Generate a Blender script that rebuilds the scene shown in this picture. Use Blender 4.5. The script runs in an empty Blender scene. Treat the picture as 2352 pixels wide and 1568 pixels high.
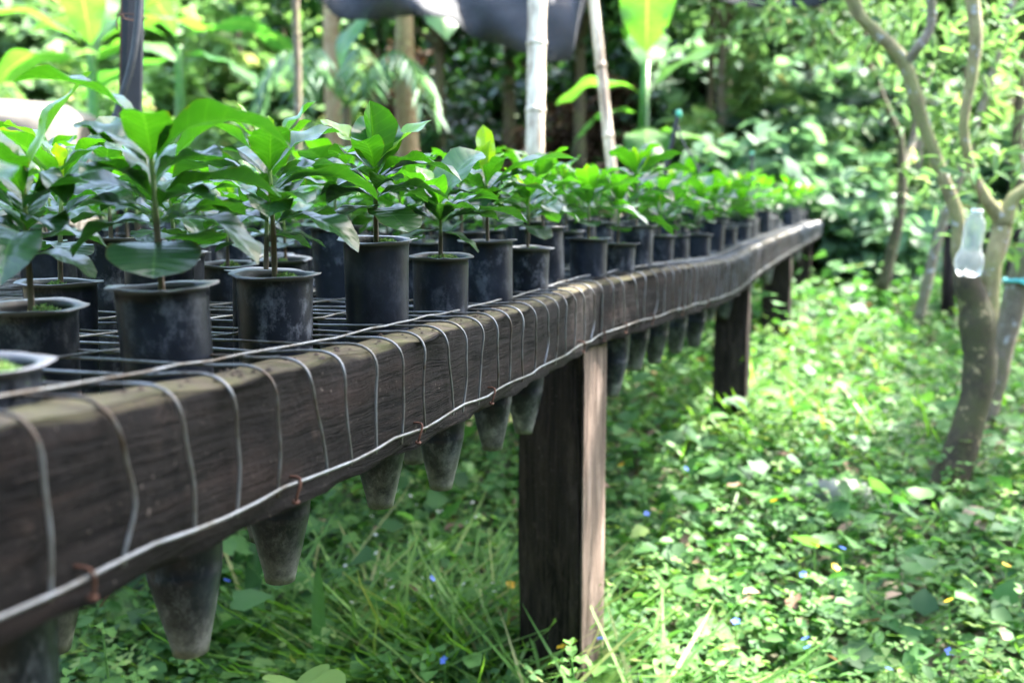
import bpy, math, random
import numpy as np
from mathutils import Vector, Matrix, Euler
R = math.radians
rng = np.random.default_rng(7); random.seed(7)
sc = bpy.context.scene
col = sc.collection

# ------------------------------------------------------------------ camera, sky, sun, exposure
CH = 0.80                                   # height of the lens
PITCH = math.atan((784 - 520) / 2287)
cam_d = bpy.data.cameras.new("camera"); cam = bpy.data.objects.new("camera", cam_d); col.objects.link(cam)
cam.location = (0, 0, CH); cam.rotation_euler = (math.pi / 2 - PITCH, 0, 0)
cam_d.sensor_width = 36; cam_d.lens = 35; cam_d.clip_start = 0.02; cam_d.clip_end = 400
cam_d.dof.use_dof = True; cam_d.dof.focus_distance = .95; cam_d.dof.aperture_fstop = 5.0
cam_d.dof.aperture_blades = 0
sc.camera = cam
SUN = Vector((0.50, 0.27, 0.82)).normalized()     # direction towards the sun
sun_el = math.asin(SUN.z); sun_az = math.atan2(SUN.x, SUN.y)
w = bpy.data.worlds.new("World"); sc.world = w; w.use_nodes = True
nt = w.node_tree; bg = nt.nodes["Background"]
sky = nt.nodes.new("ShaderNodeTexSky"); sky.sky_type = 'NISHITA'; sky.sun_disc = False
sky.sun_elevation = sun_el; sky.sun_rotation = sun_az; sky.air_density = 1.3; sky.dust_density = 3.0; sky.ozone_density = 1.0
nt.links.new(sky.outputs[0], bg.inputs[0]); bg.inputs[1].default_value = 0.15
sl = bpy.data.lights.new("sun", 'SUN'); sl.energy = 4.0; sl.angle = R(0.5); sl.color = (1.0, 0.96, 0.90)
so = bpy.data.objects.new("sun", sl); col.objects.link(so)
so.rotation_euler = (-SUN).to_track_quat('-Z', 'Y').to_euler(); so.location = (4, 2, 9)
sc.view_settings.view_transform = 'Standard'; sc.view_settings.look = 'None'
sc.view_settings.exposure = 3.72; sc.view_settings.gamma = 1.0
sc.cycles.max_bounces = 7; sc.cycles.diffuse_bounces = 4; sc.cycles.transmission_bounces = 4; sc.cycles.transparent_max_bounces = 8
sc.cycles.sample_clamp_indirect = 6.0

F = 2287.0; SP, CP = math.sin(PITCH), math.cos(PITCH)
def P(px, py, d):
    """a point of the place, from its bearing and its distance along the view axis"""
    a = (px - 1176) / F * d; b = -(py - 784) / F * d
    return Vector((a, b * SP + d * CP, CH + b * CP - d * SP))
def proj(v):
    y = v[1]; z = v[2] - CH
    d = y * CP - z * SP; b = y * SP + z * CP
    return 1176 + v[0] / d * F, 784 - b / d * F, d

# ------------------------------------------------------------------ mesh helpers
def tag(o, label=None, cat=None, group=None, kind=None):
    if label: o["label"] = label
    if cat: o["category"] = cat
    if group: o["group"] = group
    if kind: o["kind"] = kind
    return o
def empty(name, loc=(0, 0, 0), rot=(0, 0, 0)):
    o = bpy.data.objects.new(name, None); col.objects.link(o); o.location = loc; o.rotation_euler = rot
    o.empty_display_size = 0.05
    return o
def link(name, me, parent=None, loc=(0, 0, 0)):
    o = bpy.data.objects.new(name, me); col.objects.link(o)
    o.location = loc
    if parent: o.parent = parent
    return o
class MB:
    """collects vertices, faces and per-vertex attributes of one mesh"""
    def __init__(s): s.v = []; s.f = []; s.a = []; s.uv = []
    def add(s, vs, fs, a=0.5, uv=None):
        n = len(s.v); s.v.extend([tuple(v) for v in vs]); s.f.extend([tuple(i + n for i in f) for f in fs])
        s.a.extend(list(a) if hasattr(a, '__len__') else [a] * len(vs))
        s.uv.extend(uv if uv is not None else [(0.0, 0.0)] * len(vs))
    def mesh(s, name, mat, smooth=True):
        me = bpy.data.meshes.new(name); me.from_pydata(s.v, [], s.f)
        at = me.attributes.new("rnd", 'FLOAT', 'POINT'); at.data.foreach_set("value", np.array(s.a, dtype=np.float32))
        at = me.attributes.new("uvp", 'FLOAT_VECTOR', 'POINT')
        u = np.zeros((len(s.v), 3), dtype=np.float32); u[:, :2] = np.array(s.uv, dtype=np.float32); at.data.foreach_set("vector", u.ravel())
        if smooth: me.polygons.foreach_set("use_smooth", [True] * len(me.polygons))
        me.materials.append(mat); me.update()
        return me
    def build(s, name, mat, parent=None, smooth=True, loc=(0, 0, 0)):
        return link(name, s.mesh(name, mat, smooth), parent, loc)
def tube(mb, pts, rad, n=8, a=0.5, cap=True, wob=0.0):
    pts = [Vector(p) for p in pts]; m = len(pts)
    if not hasattr(rad, '__len__'): rad = [rad] * m
    vs = []; uv = []; prev = None; L = 0
    for i, p in enumerate(pts):
        t = (pts[min(i + 1, m - 1)] - pts[max(i - 1, 0)]).normalized()
        if prev is None:
            prev = t.orthogonal().normalized()
        prev = (prev - t * prev.dot(t)).normalized(); b = t.cross(prev)
        if i: L += (p - pts[i - 1]).length
        for k in range(n):
            an = 2 * math.pi * k / n; r = rad[i] * (1 + wob * (random.random() - .5))
            vs.append(p + prev * math.cos(an) * r + b * math.sin(an) * r); uv.append((L, k / n))
    fs = [(i * n + k, i * n + (k + 1) % n, (i + 1) * n + (k + 1) % n, (i + 1) * n + k) for i in range(m - 1) for k in range(n)]
    if cap: fs += [tuple(range(n - 1, -1, -1)), tuple((m - 1) * n + k for k in range(n))]
    mb.add(vs, fs, a, uv)
def spline(pts, k=6):
    """Catmull-Rom through points"""
    pts = [np.array(p, dtype=float) for p in pts]; q = [2 * pts[0] - pts[1]] + pts + [2 * pts[-1] - pts[-2]]
    out = []
    for i in range(1, len(q) - 2):
        for j in range(k):
            t = j / k; p0, p1, p2, p3 = q[i - 1:i + 3]
            out.append(.5 * (2 * p1 + (p2 - p0) * t + (2 * p0 - 5 * p1 + 4 * p2 - p3) * t * t + (3 * p1 - p0 - 3 * p2 + p3) * t ** 3))
    out.append(pts[-1]); return out
def box_bm(mb, o, ax, ay, az, a=.5):
    """box with corner o and edge vectors"""
    o, ax, ay, az = map(Vector, (o, ax, ay, az))
    vs = [o, o + ax, o + ax + ay, o + ay, o + az, o + ax + az, o + ax + ay + az, o + ay + az]
    mb.add(vs, [(0, 3, 2, 1), (4, 5, 6, 7), (0, 1, 5, 4), (1, 2, 6, 5), (2, 3, 7, 6), (3, 0, 4, 7)], a)
def lathe(mb, prof, n=24, a=.5, jit=None):
    vs = []
    for i, (r, z) in enumerate(prof):
        for k in range(n):
            an = 2 * math.pi * k / n; dr, dz = jit(i, an) if jit else (0, 0)
            vs.append(((r + dr) * math.cos(an), (r + dr) * math.sin(an), z + dz))
    fs = [(i * n + k, i * n + (k + 1) % n, (i + 1) * n + (k + 1) % n, (i + 1) * n + k) for i in range(len(prof) - 1) for k in range(n)]
    mb.add(vs, fs, a)
def scatter_mesh(name, tv, tf, M, pos, rnd, mat, extra=None):
    """one mesh out of N transformed copies of a small template (leaves, blades)"""
    tv = np.asarray(tv, float); N = len(pos); n = len(tv)
    V = np.einsum('nij,kj->nki', M, tv) + pos[:, None, :]
    F_ = np.asarray(tf); fl = F_.shape[1]
    idx = (F_[None] + (np.arange(N) * n)[:, None, None]).reshape(-1)
    me = bpy.data.meshes.new(name)
    me.vertices.add(N * n); me.vertices.foreach_set("co", V.reshape(-1).astype(np.float32))
    me.loops.add(len(idx)); me.loops.foreach_set("vertex_index", idx.astype(np.int32))
    nf = len(idx) // fl
    me.polygons.add(nf); me.polygons.foreach_set("loop_start", (np.arange(nf) * fl).astype(np.int32))
    me.polygons.foreach_set("use_smooth", np.ones(nf, dtype=bool))
    at = me.attributes.new("rnd", 'FLOAT', 'POINT'); at.data.foreach_set("value", np.repeat(rnd, n).astype(np.float32))
    me.update(calc_edges=True); me.validate(); me.materials.append(mat)
    return me
def rotmats(az, tilt, roll, size):
    """x axis along azimuth az raised by tilt, rolled about itself, scaled"""
    ca, sa, ct, st, cr, sr = np.cos(az), np.sin(az), np.cos(tilt), np.sin(tilt), np.cos(roll), np.sin(roll)
    x = np.stack([ca * ct, sa * ct, st], -1); y0 = np.stack([-sa, ca, 0 * ca], -1); z0 = np.cross(x, y0)
    y = y0 * cr[:, None] + z0 * sr[:, None]; z = np.cross(x, y)
    return np.stack([x, y, z], -1) * (size[:, None, None] if size.ndim == 1 else size[:, None, :])

# leaf templates: x along, y across, z out of the face (unit length)
def leaf_t(wd, fold=.12, droop=.18, pos=(.3, .68), w1=.85, w2=.9):
    a, b = pos
    v = [(0, 0, 0), (a, 0, -droop * a * a), (b, 0, -droop * b * b), (1, 0, -droop),
         (a, wd * w1, fold - droop * a * a), (b, wd * w2, fold - droop * b * b), (a, -wd * w1, fold - droop * a * a), (b, -wd * w2, fold - droop * b * b)]
    f = [(0, 1, 4), (1, 2, 5), (1, 5, 4), (2, 3, 5), (0, 6, 1), (1, 7, 2), (1, 6, 7), (2, 7, 3)]
    return v, f
T_OVAL = leaf_t(.30, .07, .2); T_LANCE = leaf_t(.17, .05, .25, w2=.7); T_HEART = leaf_t(.46, .09, .16, (.22, .6), 1.0, .78)
def clover_t():
    vs = []; fs = []
    for k in range(3):
        an = k * 2.094; c, s = math.cos(an), math.sin(an)
        lv = [(0, 0, 0), (.5, .0, -.02), (.93, 0, -.04), (.45, .27, .07), (.85, .36, .04), (1.03, .18, -.02), (.45, -.27, .07), (.85, -.36, .04), (1.03, -.18, -.02)]
        n = len(vs)
        vs += [(x * c - y * s, x * s + y * c, z) for x, y, z in lv]
        fs += [tuple(i + n for i in f) for f in [(0, 1, 3), (1, 4, 3), (1, 2, 4), (2, 5, 4), (0, 6, 1), (1, 6, 7), (1, 7, 2), (2, 7, 8)]]
    return vs, fs
T_CLOVER = clover_t()
def blade_t():
    vs = []; fs = []
    for i in range(6):
        u = i / 5; x = math.sin(u * 1.35) * .8; z = (1 - math.cos(u * 1.9)) * -.35 + u * .95; wd = .022 * (1 - u ** 2.2) + .001
        vs += [(x, -wd, z), (x, wd, z + .004)]
        if i: n = 2 * i; fs += [(n - 2, n, n + 1, n - 1)]
    return vs, fs
T_BLADE = blade_t()

# ------------------------------------------------------------------ materials
def newmat(name):
    m = bpy.data.materials.new(name); m.use_nodes = True; t = m.node_tree
    return m, t, t.nodes["Principled BSDF"], t.nodes["Material Output"]
def nd(t, typ, **kw):
    n = t.nodes.new(typ)
    for k, v in kw.items():
        if k.startswith('i_'): n.inputs[int(k[2:]) if k[2:].isdigit() else k[2:]].default_value = v
        else: setattr(n, k, v)
    return n
def ramp(t, src, stops, interp='LINEAR'):
    r = t.nodes.new("ShaderNodeValToRGB"); r.color_ramp.interpolation = interp
    e = r.color_ramp.elements
    while len(e) < len(stops): e.new(.5)
    for el, (p, c) in zip(e, stops): el.position = p; el.color = (*c, 1) if len(c) == 3 else (c[0], c[0], c[0], 1)
    t.links.new(src, r.inputs[0]); return r.outputs[0]
def mixc(t, fac, a, b, typ='MIX'):
    m = nd(t, "ShaderNodeMix", data_type='RGBA', blend_type=typ)
    for s, v in ((0, fac), (6, a), (7, b)):
        if hasattr(v, 'is_linked') or isinstance(v, bpy.types.NodeSocket): t.links.new(v, m.inputs[s])
        else: m.inputs[s].default_value = v if s == 0 else (*v, 1)
    return m.outputs[2]
def noise(t, vec, scale, detail=4, rough=.6, vscale=None):
    if vscale:
        mp = nd(t, "ShaderNodeMapping"); mp.inputs[3].default_value = vscale; t.links.new(vec, mp.inputs[0]); vec = mp.outputs[0]
    n = nd(t, "ShaderNodeTexNoise"); n.inputs["Scale"].default_value = scale; n.inputs["Detail"].default_value = detail; n.inputs["Roughness"].default_value = rough
    t.links.new(vec, n.inputs["Vector"]); return n.outputs["Fac"]
def math_n(t, op, a, b=None, clamp=False):
    m = nd(t, "ShaderNodeMath", operation=op, use_clamp=clamp)
    for i, v in enumerate((a, b)):
        if v is None: continue
        if isinstance(v, bpy.types.NodeSocket): t.links.new(v, m.inputs[i])
        else: m.inputs[i].default_value = v
    return m.outputs[0]
def bump(t, h, st, dist, bsdf):
    b = nd(t, "ShaderNodeBump"); b.inputs["Strength"].default_value = st; b.inputs["Distance"].default_value = dist
    t.links.new(h, b.inputs["Height"]); t.links.new(b.outputs[0], bsdf.inputs["Normal"]); return b
def leafmat(name, stops, rough=.45, trans=.4, spec=.5, tint=(1.25, 1.5, .45), noisy=None):
    m, t, b, o = newmat(name)
    at = nd(t, "ShaderNodeAttribute", attribute_name="rnd")
    c = ramp(t, at.outputs["Fac"], stops)
    if noisy:
        tc = nd(t, "ShaderNodeTexCoord"); n = noise(t, tc.outputs["Object"], noisy, 2)
        c = mixc(t, math_n(t, 'MULTIPLY', n, .5), c, (.25, .3, .06) if noisy > 50 else (.08, .12, .04))
    t.links.new(c, b.inputs["Base Color"]); b.inputs["Roughness"].default_value = rough; b.inputs["Specular IOR Level"].default_value = spec
    tr = nd(t, "ShaderNodeBsdfTranslucent"); tc2 = mixc(t, 1.0, c, tint, 'MULTIPLY'); t.links.new(tc2, tr.inputs[0])
    mx = nd(t, "ShaderNodeMixShader"); mx.inputs[0].default_value = trans
    t.links.new(b.outputs[0], mx.inputs[1]); t.links.new(tr.outputs[0], mx.inputs[2]); t.links.new(mx.outputs[0], o.inputs[0])
    return m
def plain(name, c, rough=.7, metal=0.0, nscale=30, var=.35, bst=.3, bdist=.003, vscale=None):
    m, t, b, o = newmat(name)
    tc = nd(t, "ShaderNodeTexCoord"); n = noise(t, tc.outputs["Object"], nscale, 6, .65, vscale)
    d = tuple(x * (1 - var) for x in c); l = tuple(min(1, x * (1 + var)) for x in c)
    t.links.new(ramp(t, n, [(.3, d), (.7, l)]), b.inputs["Base Color"])
    b.inputs["Roughness"].default_value = rough; b.inputs["Metallic"].default_value = metal
    bump(t, n, bst, bdist, b); return m

M = {}
# seedling leaf: darker when old, bright when young, veins along uvp
def coffee_leaf():
    m, t, b, o = newmat("seedling_leaf")
    age = nd(t, "ShaderNodeAttribute", attribute_name="rnd").outputs["Fac"]
    uv = nd(t, "ShaderNodeAttribute", attribute_name="uvp").outputs["Vector"]
    sx = nd(t, "ShaderNodeSeparateXYZ"); t.links.new(uv, sx.inputs[0]); u, v = sx.outputs[0], sx.outputs[1]
    av = math_n(t, 'ABSOLUTE', v)
    ph = math_n(t, 'FRACT', math_n(t, 'MULTIPLY', math_n(t, 'SUBTRACT', u, math_n(t, 'MULTIPLY', av, .13)), 9.0))
    side = math_n(t, 'ABSOLUTE', math_n(t, 'SUBTRACT', ph, .5))            # 0.5 on the vein, 0 between
    vein = math_n(t, 'MULTIPLY', math_n(t, 'SUBTRACT', side, .42, True), 9.0, True)
    rib = math_n(t, 'SUBTRACT', 1.0, math_n(t, 'MULTIPLY', av, 22.0), True)
    lines = math_n(t, 'MAXIMUM', math_n(t, 'MULTIPLY', vein, .55), rib)
    base = ramp(t, age, [(0, (.012, .042, .016)), (.35, (.017, .066, .013)), (.7, (.050, .16, .013)), (1, (.20, .36, .025))])
    tc = nd(t, "ShaderNodeTexCoord"); n = noise(t, tc.outputs["Object"], 60, 4)
    base = mixc(t, math_n(t, 'MULTIPLY', n, .22), base, (.04, .09, .025))
    sp = ramp(t, noise(t, tc.outputs["Object"], 170, 3, .7), [(.68, (0,)), (.78, (.5,))])
    base = mixc(t, sp, base, (.10, .09, .035))
    c = mixc(t, math_n(t, 'MULTIPLY', lines, .28), base, (.13, .26, .06))
    edge = math_n(t, 'MULTIPLY', math_n(t, 'SUBTRACT', math_n(t, 'ADD', av, math_n(t, 'MULTIPLY', noise(t, tc.outputs["Object"], 55, 4, .7), .5)), 1.20, True), 9.0, True)
    c = mixc(t, math_n(t, 'MULTIPLY', edge, .75), c, (.085, .055, .02))
    gm = nd(t, "ShaderNodeNewGeometry")
    c2 = mixc(t, gm.outputs["Backfacing"], c, mixc(t, .25, c, (.07, .19, .04)))
    t.links.new(c2, b.inputs["Base Color"]); b.inputs["Roughness"].default_value = .30; b.inputs["Specular IOR Level"].default_value = .48; b.inputs["Coat Weight"].default_value = .16; b.inputs["Coat Roughness"].default_value = .12; b.inputs["Coat IOR"].default_value = 1.6
    h = math_n(t, 'ADD', math_n(t, 'MULTIPLY', side, -1.0), math_n(t, 'MULTIPLY', n, .5))
    bump(t, h, .32, .0016, b)
    tr = nd(t, "ShaderNodeBsdfTranslucent"); t.links.new(mixc(t, 1.0, c, ramp(t, age, [(0, (1.0, 1.2, .3)), (.4, (1.8, 2.4, .25)), (.7, (2.2, 2.6, .3)), (1, (2.1, 2.0, .4))]), 'MULTIPLY'), tr.inputs[0])
    mx = nd(t, "ShaderNodeMixShader"); mx.inputs[0].default_value = .46
    t.links.new(b.outputs[0], mx.inputs[1]); t.links.new(tr.outputs[0], mx.inputs[2]); t.links.new(mx.outputs[0], o.inputs[0])
    return m
M['coffee'] = coffee_leaf()
def stem_mat():
    m, t, b, o = newmat("seedling_stem")
    a = nd(t, "ShaderNodeAttribute", attribute_name="rnd").outputs["Fac"]
    tc = nd(t, "ShaderNodeTexCoord"); n = noise(t, tc.outputs["Object"], 140, 4, .7, (1, 1, .25))
    c = ramp(t, a, [(0, (.17, .12, .075)), (.3, (.10, .062, .042)), (.5, (.06, .05, .025)), (.68, (.09, .16, .03)), (1, (.17, .32, .04))])
    c = mixc(t, n, c, (.06, .05, .03), 'MULTIPLY') if False else mixc(t, math_n(t, 'MULTIPLY', n, .45), c, (.10, .075, .05))
    t.links.new(c, b.inputs["Base Color"]); b.inputs["Roughness"].default_value = .6; bump(t, n, .6, .001, b); return m
M['stem'] = stem_mat()
def wood_mat(name, dark, mid, red, moss=True, axis='uv', light=None):
    m, t, b, o = newmat(name)
    tc = nd(t, "ShaderNodeTexCoord")
    vec = nd(t, "ShaderNodeAttribute", attribute_name="uvp").outputs["Vector"] if axis == 'uv' else tc.outputs["Object"]
    vs = (3, 42, 1) if axis == 'uv' else (40, 40, 2.2)
    g1 = noise(t, vec, 3.0, 8, .68, vs)
    vs2 = (1.2, 6, 1) if axis == 'uv' else (9, 9, 2.5)
    g2 = noise(t, vec, 4.0, 6, .7, vs2)
    g3 = noise(t, tc.outputs["Object"], 22, 6, .7)
    c = ramp(t, g1, [(.3, dark), (.62, mid), (.8, tuple(x * 1.7 for x in mid))])
    c = mixc(t, ramp(t, g2, [(.5, (0,)), (.72, (.8,))]), c, red)
    c = mixc(t, ramp(t, g3, [(.62, (0,)), (.74, (.55,))]), c, light or (.19, .14, .11))
    c = mixc(t, ramp(t, noise(t, tc.outputs["Object"], 260, 3, .7), [(.66, (0,)), (.72, (.6,))]), c, (.24, .2, .17))
    cr = noise(t, vec, 3.0, 5, .6, (.9, 30, 1) if axis == 'uv' else (26, 26, 1.3))
    crk = ramp(t, cr, [(.475, (0,)), (.495, (.9,)), (.505, (.9,)), (.525, (0,))])
    gate = ramp(t, noise(t, vec, 2.2, 2, .5, (1, 5, 1) if axis == 'uv' else (8, 8, 1.5)), [(.5, (0,)), (.58, (1,))])
    crk = math_n(t, 'MULTIPLY', crk, gate); c = mixc(t, crk, c, tuple(x * .25 for x in dark))
    if moss:
        gm = nd(t, "ShaderNodeNewGeometry"); s = nd(t, "ShaderNodeSeparateXYZ"); t.links.new(gm.outputs["Normal"], s.inputs[0])
        up = math_n(t, 'MULTIPLY', math_n(t, 'SUBTRACT', s.outputs[2], .3, True), 3.0, True)
        mo = ramp(t, noise(t, tc.outputs["Object"], 34, 5, .7), [(.36, (.10, .078, .058)), (.52, (.105, .092, .052)), (.75, (.085, .092, .034))])
        big = ramp(t, noise(t, tc.outputs["Object"], 7, 3, .6), [(.3, (.35,)), (.6, (.9,))])
        c = mixc(t, math_n(t, 'MULTIPLY', up, big), c, mo)
    t.links.new(c, b.inputs["Base Color"]); b.inputs["Roughness"].default_value = .8; b.inputs["Specular IOR Level"].default_value = .10
    h = math_n(t, 'ADD', g1, math_n(t, 'MULTIPLY', g3, .6)); h = math_n(t, 'SUBTRACT', h, math_n(t, 'MULTIPLY', crk, .9)); h = math_n(t, 'ADD', h, math_n(t, 'MULTIPLY', noise(t, tc.outputs["Object"], 150, 5, .7), .35))
    bump(t, h, .8, .005, b); return m
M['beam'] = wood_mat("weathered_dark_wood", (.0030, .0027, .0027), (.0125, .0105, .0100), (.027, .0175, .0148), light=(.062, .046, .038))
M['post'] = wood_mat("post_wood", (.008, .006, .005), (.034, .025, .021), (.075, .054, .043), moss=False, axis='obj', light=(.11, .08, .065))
M['pale_post'] = wood_mat("pale_sawn_wood", (.04, .028, .023), (.17, .125, .10), (.30, .23, .19), moss=False, axis='obj', light=(.05, .036, .028))  # post wood made paler, sunlight put into its colour
def pot_mat():
    m, t, b, o = newmat("black_scuffed_plastic")
    tc = nd(t, "ShaderNodeTexCoord"); oi = nd(t, "ShaderNodeObjectInfo")
    ad = nd(t, "ShaderNodeVectorMath", operation='ADD'); sc_ = nd(t, "ShaderNodeVectorMath", operation='SCALE'); cmb = nd(t, "ShaderNodeCombineXYZ")
    for i in range(3): t.links.new(oi.outputs["Random"], cmb.inputs[i])
    t.links.new(cmb.outputs[0], sc_.inputs[0]); sc_.inputs["Scale"].default_value = 9
    t.links.new(tc.outputs["Object"], ad.inputs[0]); t.links.new(sc_.outputs[0], ad.inputs[1]); v = ad.outputs[0]
    n1 = noise(t, v, 22, 5, .6); n2 = noise(t, v, 48, 9, .78, (1, 1, .7)); n3 = noise(t, v, 9, 3, .5)
    s = nd(t, "ShaderNodeSeparateXYZ"); t.links.new(tc.outputs["Object"], s.inputs[0]); z = s.outputs[2]
    c = ramp(t, n1, [(.35, (.0035, .0048, .0080)), (.60, (.0100, .0130, .020)), (.75, (.022, .027, .038))])
    scf = ramp(t, n2, [(.50, (0,)), (.62, (1,))])
    c = mixc(t, math_n(t, 'MULTIPLY', scf, ramp(t, n3, [(.42, (.12,)), (.62, (1,))])), c, (.085, .092, .108))
    low = math_n(t, 'MULTIPLY', math_n(t, 'SUBTRACT', math_n(t, 'MULTIPLY', z, -1.0), .185, True), 12.0, True)   # mineral crust on the tip
    dep = ramp(t, math_n(t, 'ADD', n2, math_n(t, 'MULTIPLY', low, .35)), [(.58, (0,)), (.84, (1,))])
    dc = ramp(t, noise(t, v, 45, 6, .7), [(.35, (.045, .043, .042)), (.6, (.17, .165, .155)), (.75, (.36, .355, .35))])
    c = mixc(t, math_n(t, 'MULTIPLY', dep, low), c, dc)
    rim = math_n(t, 'MULTIPLY', math_n(t, 'ADD', z, .0042, True), 400.0, True)
    c = mixc(t, math_n(t, 'MULTIPLY', rim, .6), c, (.20, .20, .215))
    t.links.new(c, b.inputs["Base Color"]); b.inputs["Specular IOR Level"].default_value = .22
    t.links.new(ramp(t, n2, [(.3, (.30,)), (.7, (.55,))]), b.inputs["Roughness"])
    bump(t, math_n(t, 'ADD', n1, math_n(t, 'MULTIPLY', n2, .4)), .35, .002, b); return m
M['pot'] = pot_mat()
M['soil'] = plain("potting_soil", (.035, .022, .014), .95, 0, 220, .6, 1, .004)
M['moss'] = plain("moss_green", (.10, .20, .02), .9, 0, 400, .5, 1, .004)
def wire_mat():
    m, t, b, o = newmat("galvanised_wire"); tc = nd(t, "ShaderNodeTexCoord")
    n = noise(t, tc.outputs["Object"], 26, 5, .7)
    t.links.new(ramp(t, n, [(.36, (.05, .034, .022)), (.47, (.10, .098, .092)), (.64, (.17, .18, .195))]), b.inputs["Base Color"])
    b.inputs["Metallic"].default_value = .5; b.inputs["Roughness"].default_value = .42
    bump(t, noise(t, tc.outputs["Object"], 400, 3), .3, .0006, b); return m
M['wire'] = wire_mat()
M['rust'] = plain("rusty_iron", (.065, .024, .012), .85, .2, 300, .5, .6, .001)
M['steel'] = plain("black_painted_steel", (.008, .008, .010), .5, .3, 40, .5)
M['steelrust'] = plain("rusty_steel_edge", (.10, .05, .03), .8, .3, 90, .6)
M['hose'] = plain("black_hose", (.022, .023, .027), .45, 0, 60, .3)
def bamboo(name, c, spots):
    m, t, b, o = newmat(name); tc = nd(t, "ShaderNodeTexCoord")
    n = noise(t, tc.outputs["Object"], 12, 6, .7, (1, 1, .3))
    t.links.new(ramp(t, n, [(.38, spots), (.55, c), (1, c)]), b.inputs["Base Color"]); b.inputs["Roughness"].default_value = .55; bump(t, n, .3, .004, b); return m
M['bamboo'] = bamboo("dry_bamboo", (.68, .58, .44), (.20, .14, .09))
M['bark'] = None
def bark_mat(name, a, b_, c_, lich):
    m, t, b, o = newmat(name); tc = nd(t, "ShaderNodeTexCoord")
    n = noise(t, tc.outputs["Object"], 26, 9, .78, (1, 1, .55)); n2 = noise(t, tc.outputs["Object"], 9, 6, .75)
    c = ramp(t, n, [(.3, a), (.55, b_), (.75, c_)])
    c = mixc(t, ramp(t, n2, [(.44, (0,)), (.56, (.85,))]), c, lich)
    c = mixc(t, ramp(t, noise(t, tc.outputs["Object"], 30, 4, .7), [(.60, (0,)), (.66, (.75,))]), c, tuple(min(.4, x * 2.6) for x in c_))
    t.links.new(c, b.inputs["Base Color"]); b.inputs["Roughness"].default_value = .85; bump(t, n, .9, .012, b); return m
M['bark'] = bark_mat("mossy_bark", (.014, .010, .006), (.060, .044, .020), (.14, .105, .052), (.060, .058, .016))
M['limb'] = bark_mat("sunny_bark", (.08, .060, .025), (.24, .20, .085), (.40, .34, .17), (.19, .19, .06))  # lighter, yellower limb bark: sunlight on the limbs is painted into the colour
M['palebark'] = bark_mat("pale_bark", (.07, .052, .035), (.17, .135, .095), (.28, .235, .17), (.12, .11, .05))
M['clover'] = leafmat("clover_leaf", [(0, (.022, .070, .018)), (.45, (.066, .170, .040)), (.8, (.115, .235, .058)), (1, (.18, .27, .08))], .6, .42, .22, tint=(1.25, 1.32, .6))
M['weed'] = leafmat("weed_leaf", [(0, (.018, .060, .018)), (.5, (.052, .140, .038)), (.9, (.10, .215, .058)), (1, (.24, .21, .08))], .55, .40, .25, tint=(1.1, 1.3, .7))
M['grass'] = leafmat("grass_blade", [(0, (.04, .10, .025)), (.6, (.10, .22, .045)), (.93, (.17, .30, .07)), (1, (.30, .30, .13))], .5, .4, .3)
M['shrub'] = leafmat("shrub_leaf", [(0, (.030, .060, .022)), (.5, (.085, .155, .055)), (.85, (.135, .23, .10)), (.94, (.23, .24, .13)), (1, (.34, .23, .16))], .65, .42, .2, tint=(1.1, 1.25, .8))
M['cool'] = leafmat("blue_green_leaf", [(0, (.04, .085, .05)), (.5, (.095, .18, .105)), (1, (.17, .27, .15))], .55, .45, .3, tint=(1.1, 1.25, .8))
M['yellowg'] = leafmat("yellow_green_leaf", [(0, (.06, .13, .04)), (.5, (.13, .235, .075)), (.88, (.21, .32, .12)), (1, (.36, .29, .15))], .6, .45, .2, tint=(1.1, 1.2, .75))
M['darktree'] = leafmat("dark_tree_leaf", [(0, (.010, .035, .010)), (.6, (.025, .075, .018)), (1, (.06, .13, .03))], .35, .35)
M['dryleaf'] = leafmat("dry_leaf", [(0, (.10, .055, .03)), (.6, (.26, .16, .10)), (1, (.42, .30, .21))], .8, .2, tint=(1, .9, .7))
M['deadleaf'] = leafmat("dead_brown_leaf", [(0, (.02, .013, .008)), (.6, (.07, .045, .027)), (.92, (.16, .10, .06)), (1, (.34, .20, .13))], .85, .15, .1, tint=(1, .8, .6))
def banana_mat(name, c0, c1):
    m, t, b, o = newmat(name); uv = nd(t, "ShaderNodeAttribute", attribute_name="uvp").outputs["Vector"]
    n = noise(t, uv, 4, 3, .5, (14, .6, 1)); c = ramp(t, n, [(.3, c0), (.7, c1)])
    s = nd(t, "ShaderNodeSeparateXYZ"); t.links.new(uv, s.inputs[0])
    rib = math_n(t, 'SUBTRACT', 1.0, math_n(t, 'MULTIPLY', math_n(t, 'ABSOLUTE', s.outputs[1]), 16.0), True)
    c = mixc(t, math_n(t, 'MULTIPLY', rib, .7), c, (.30, .38, .12))
    t.links.new(c, b.inputs["Base Color"]); b.inputs["Roughness"].default_value = .35; bump(t, n, .4, .01, b)
    tr = nd(t, "ShaderNodeBsdfTranslucent"); t.links.new(mixc(t, 1.0, c, (1.35, 1.7, .5), 'MULTIPLY'), tr.inputs[0])
    mx = nd(t, "ShaderNodeMixShader"); mx.inputs[0].default_value = .5
    t.links.new(b.outputs[0], mx.inputs[1]); t.links.new(tr.outputs[0], mx.inputs[2]); t.links.new(mx.outputs[0], o.inputs[0]); return m
M['banana'] = banana_mat("banana_leaf", (.05, .14, .03), (.09, .20, .045))
M['banana2'] = banana_mat("banana_leaf_deep", (.03, .10, .03), (.06, .17, .05))
M['pseudo'] = bark_mat("banana_stem", (.09, .05, .022), (.17, .11, .05), (.16, .16, .06), (.20, .14, .085))
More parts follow.
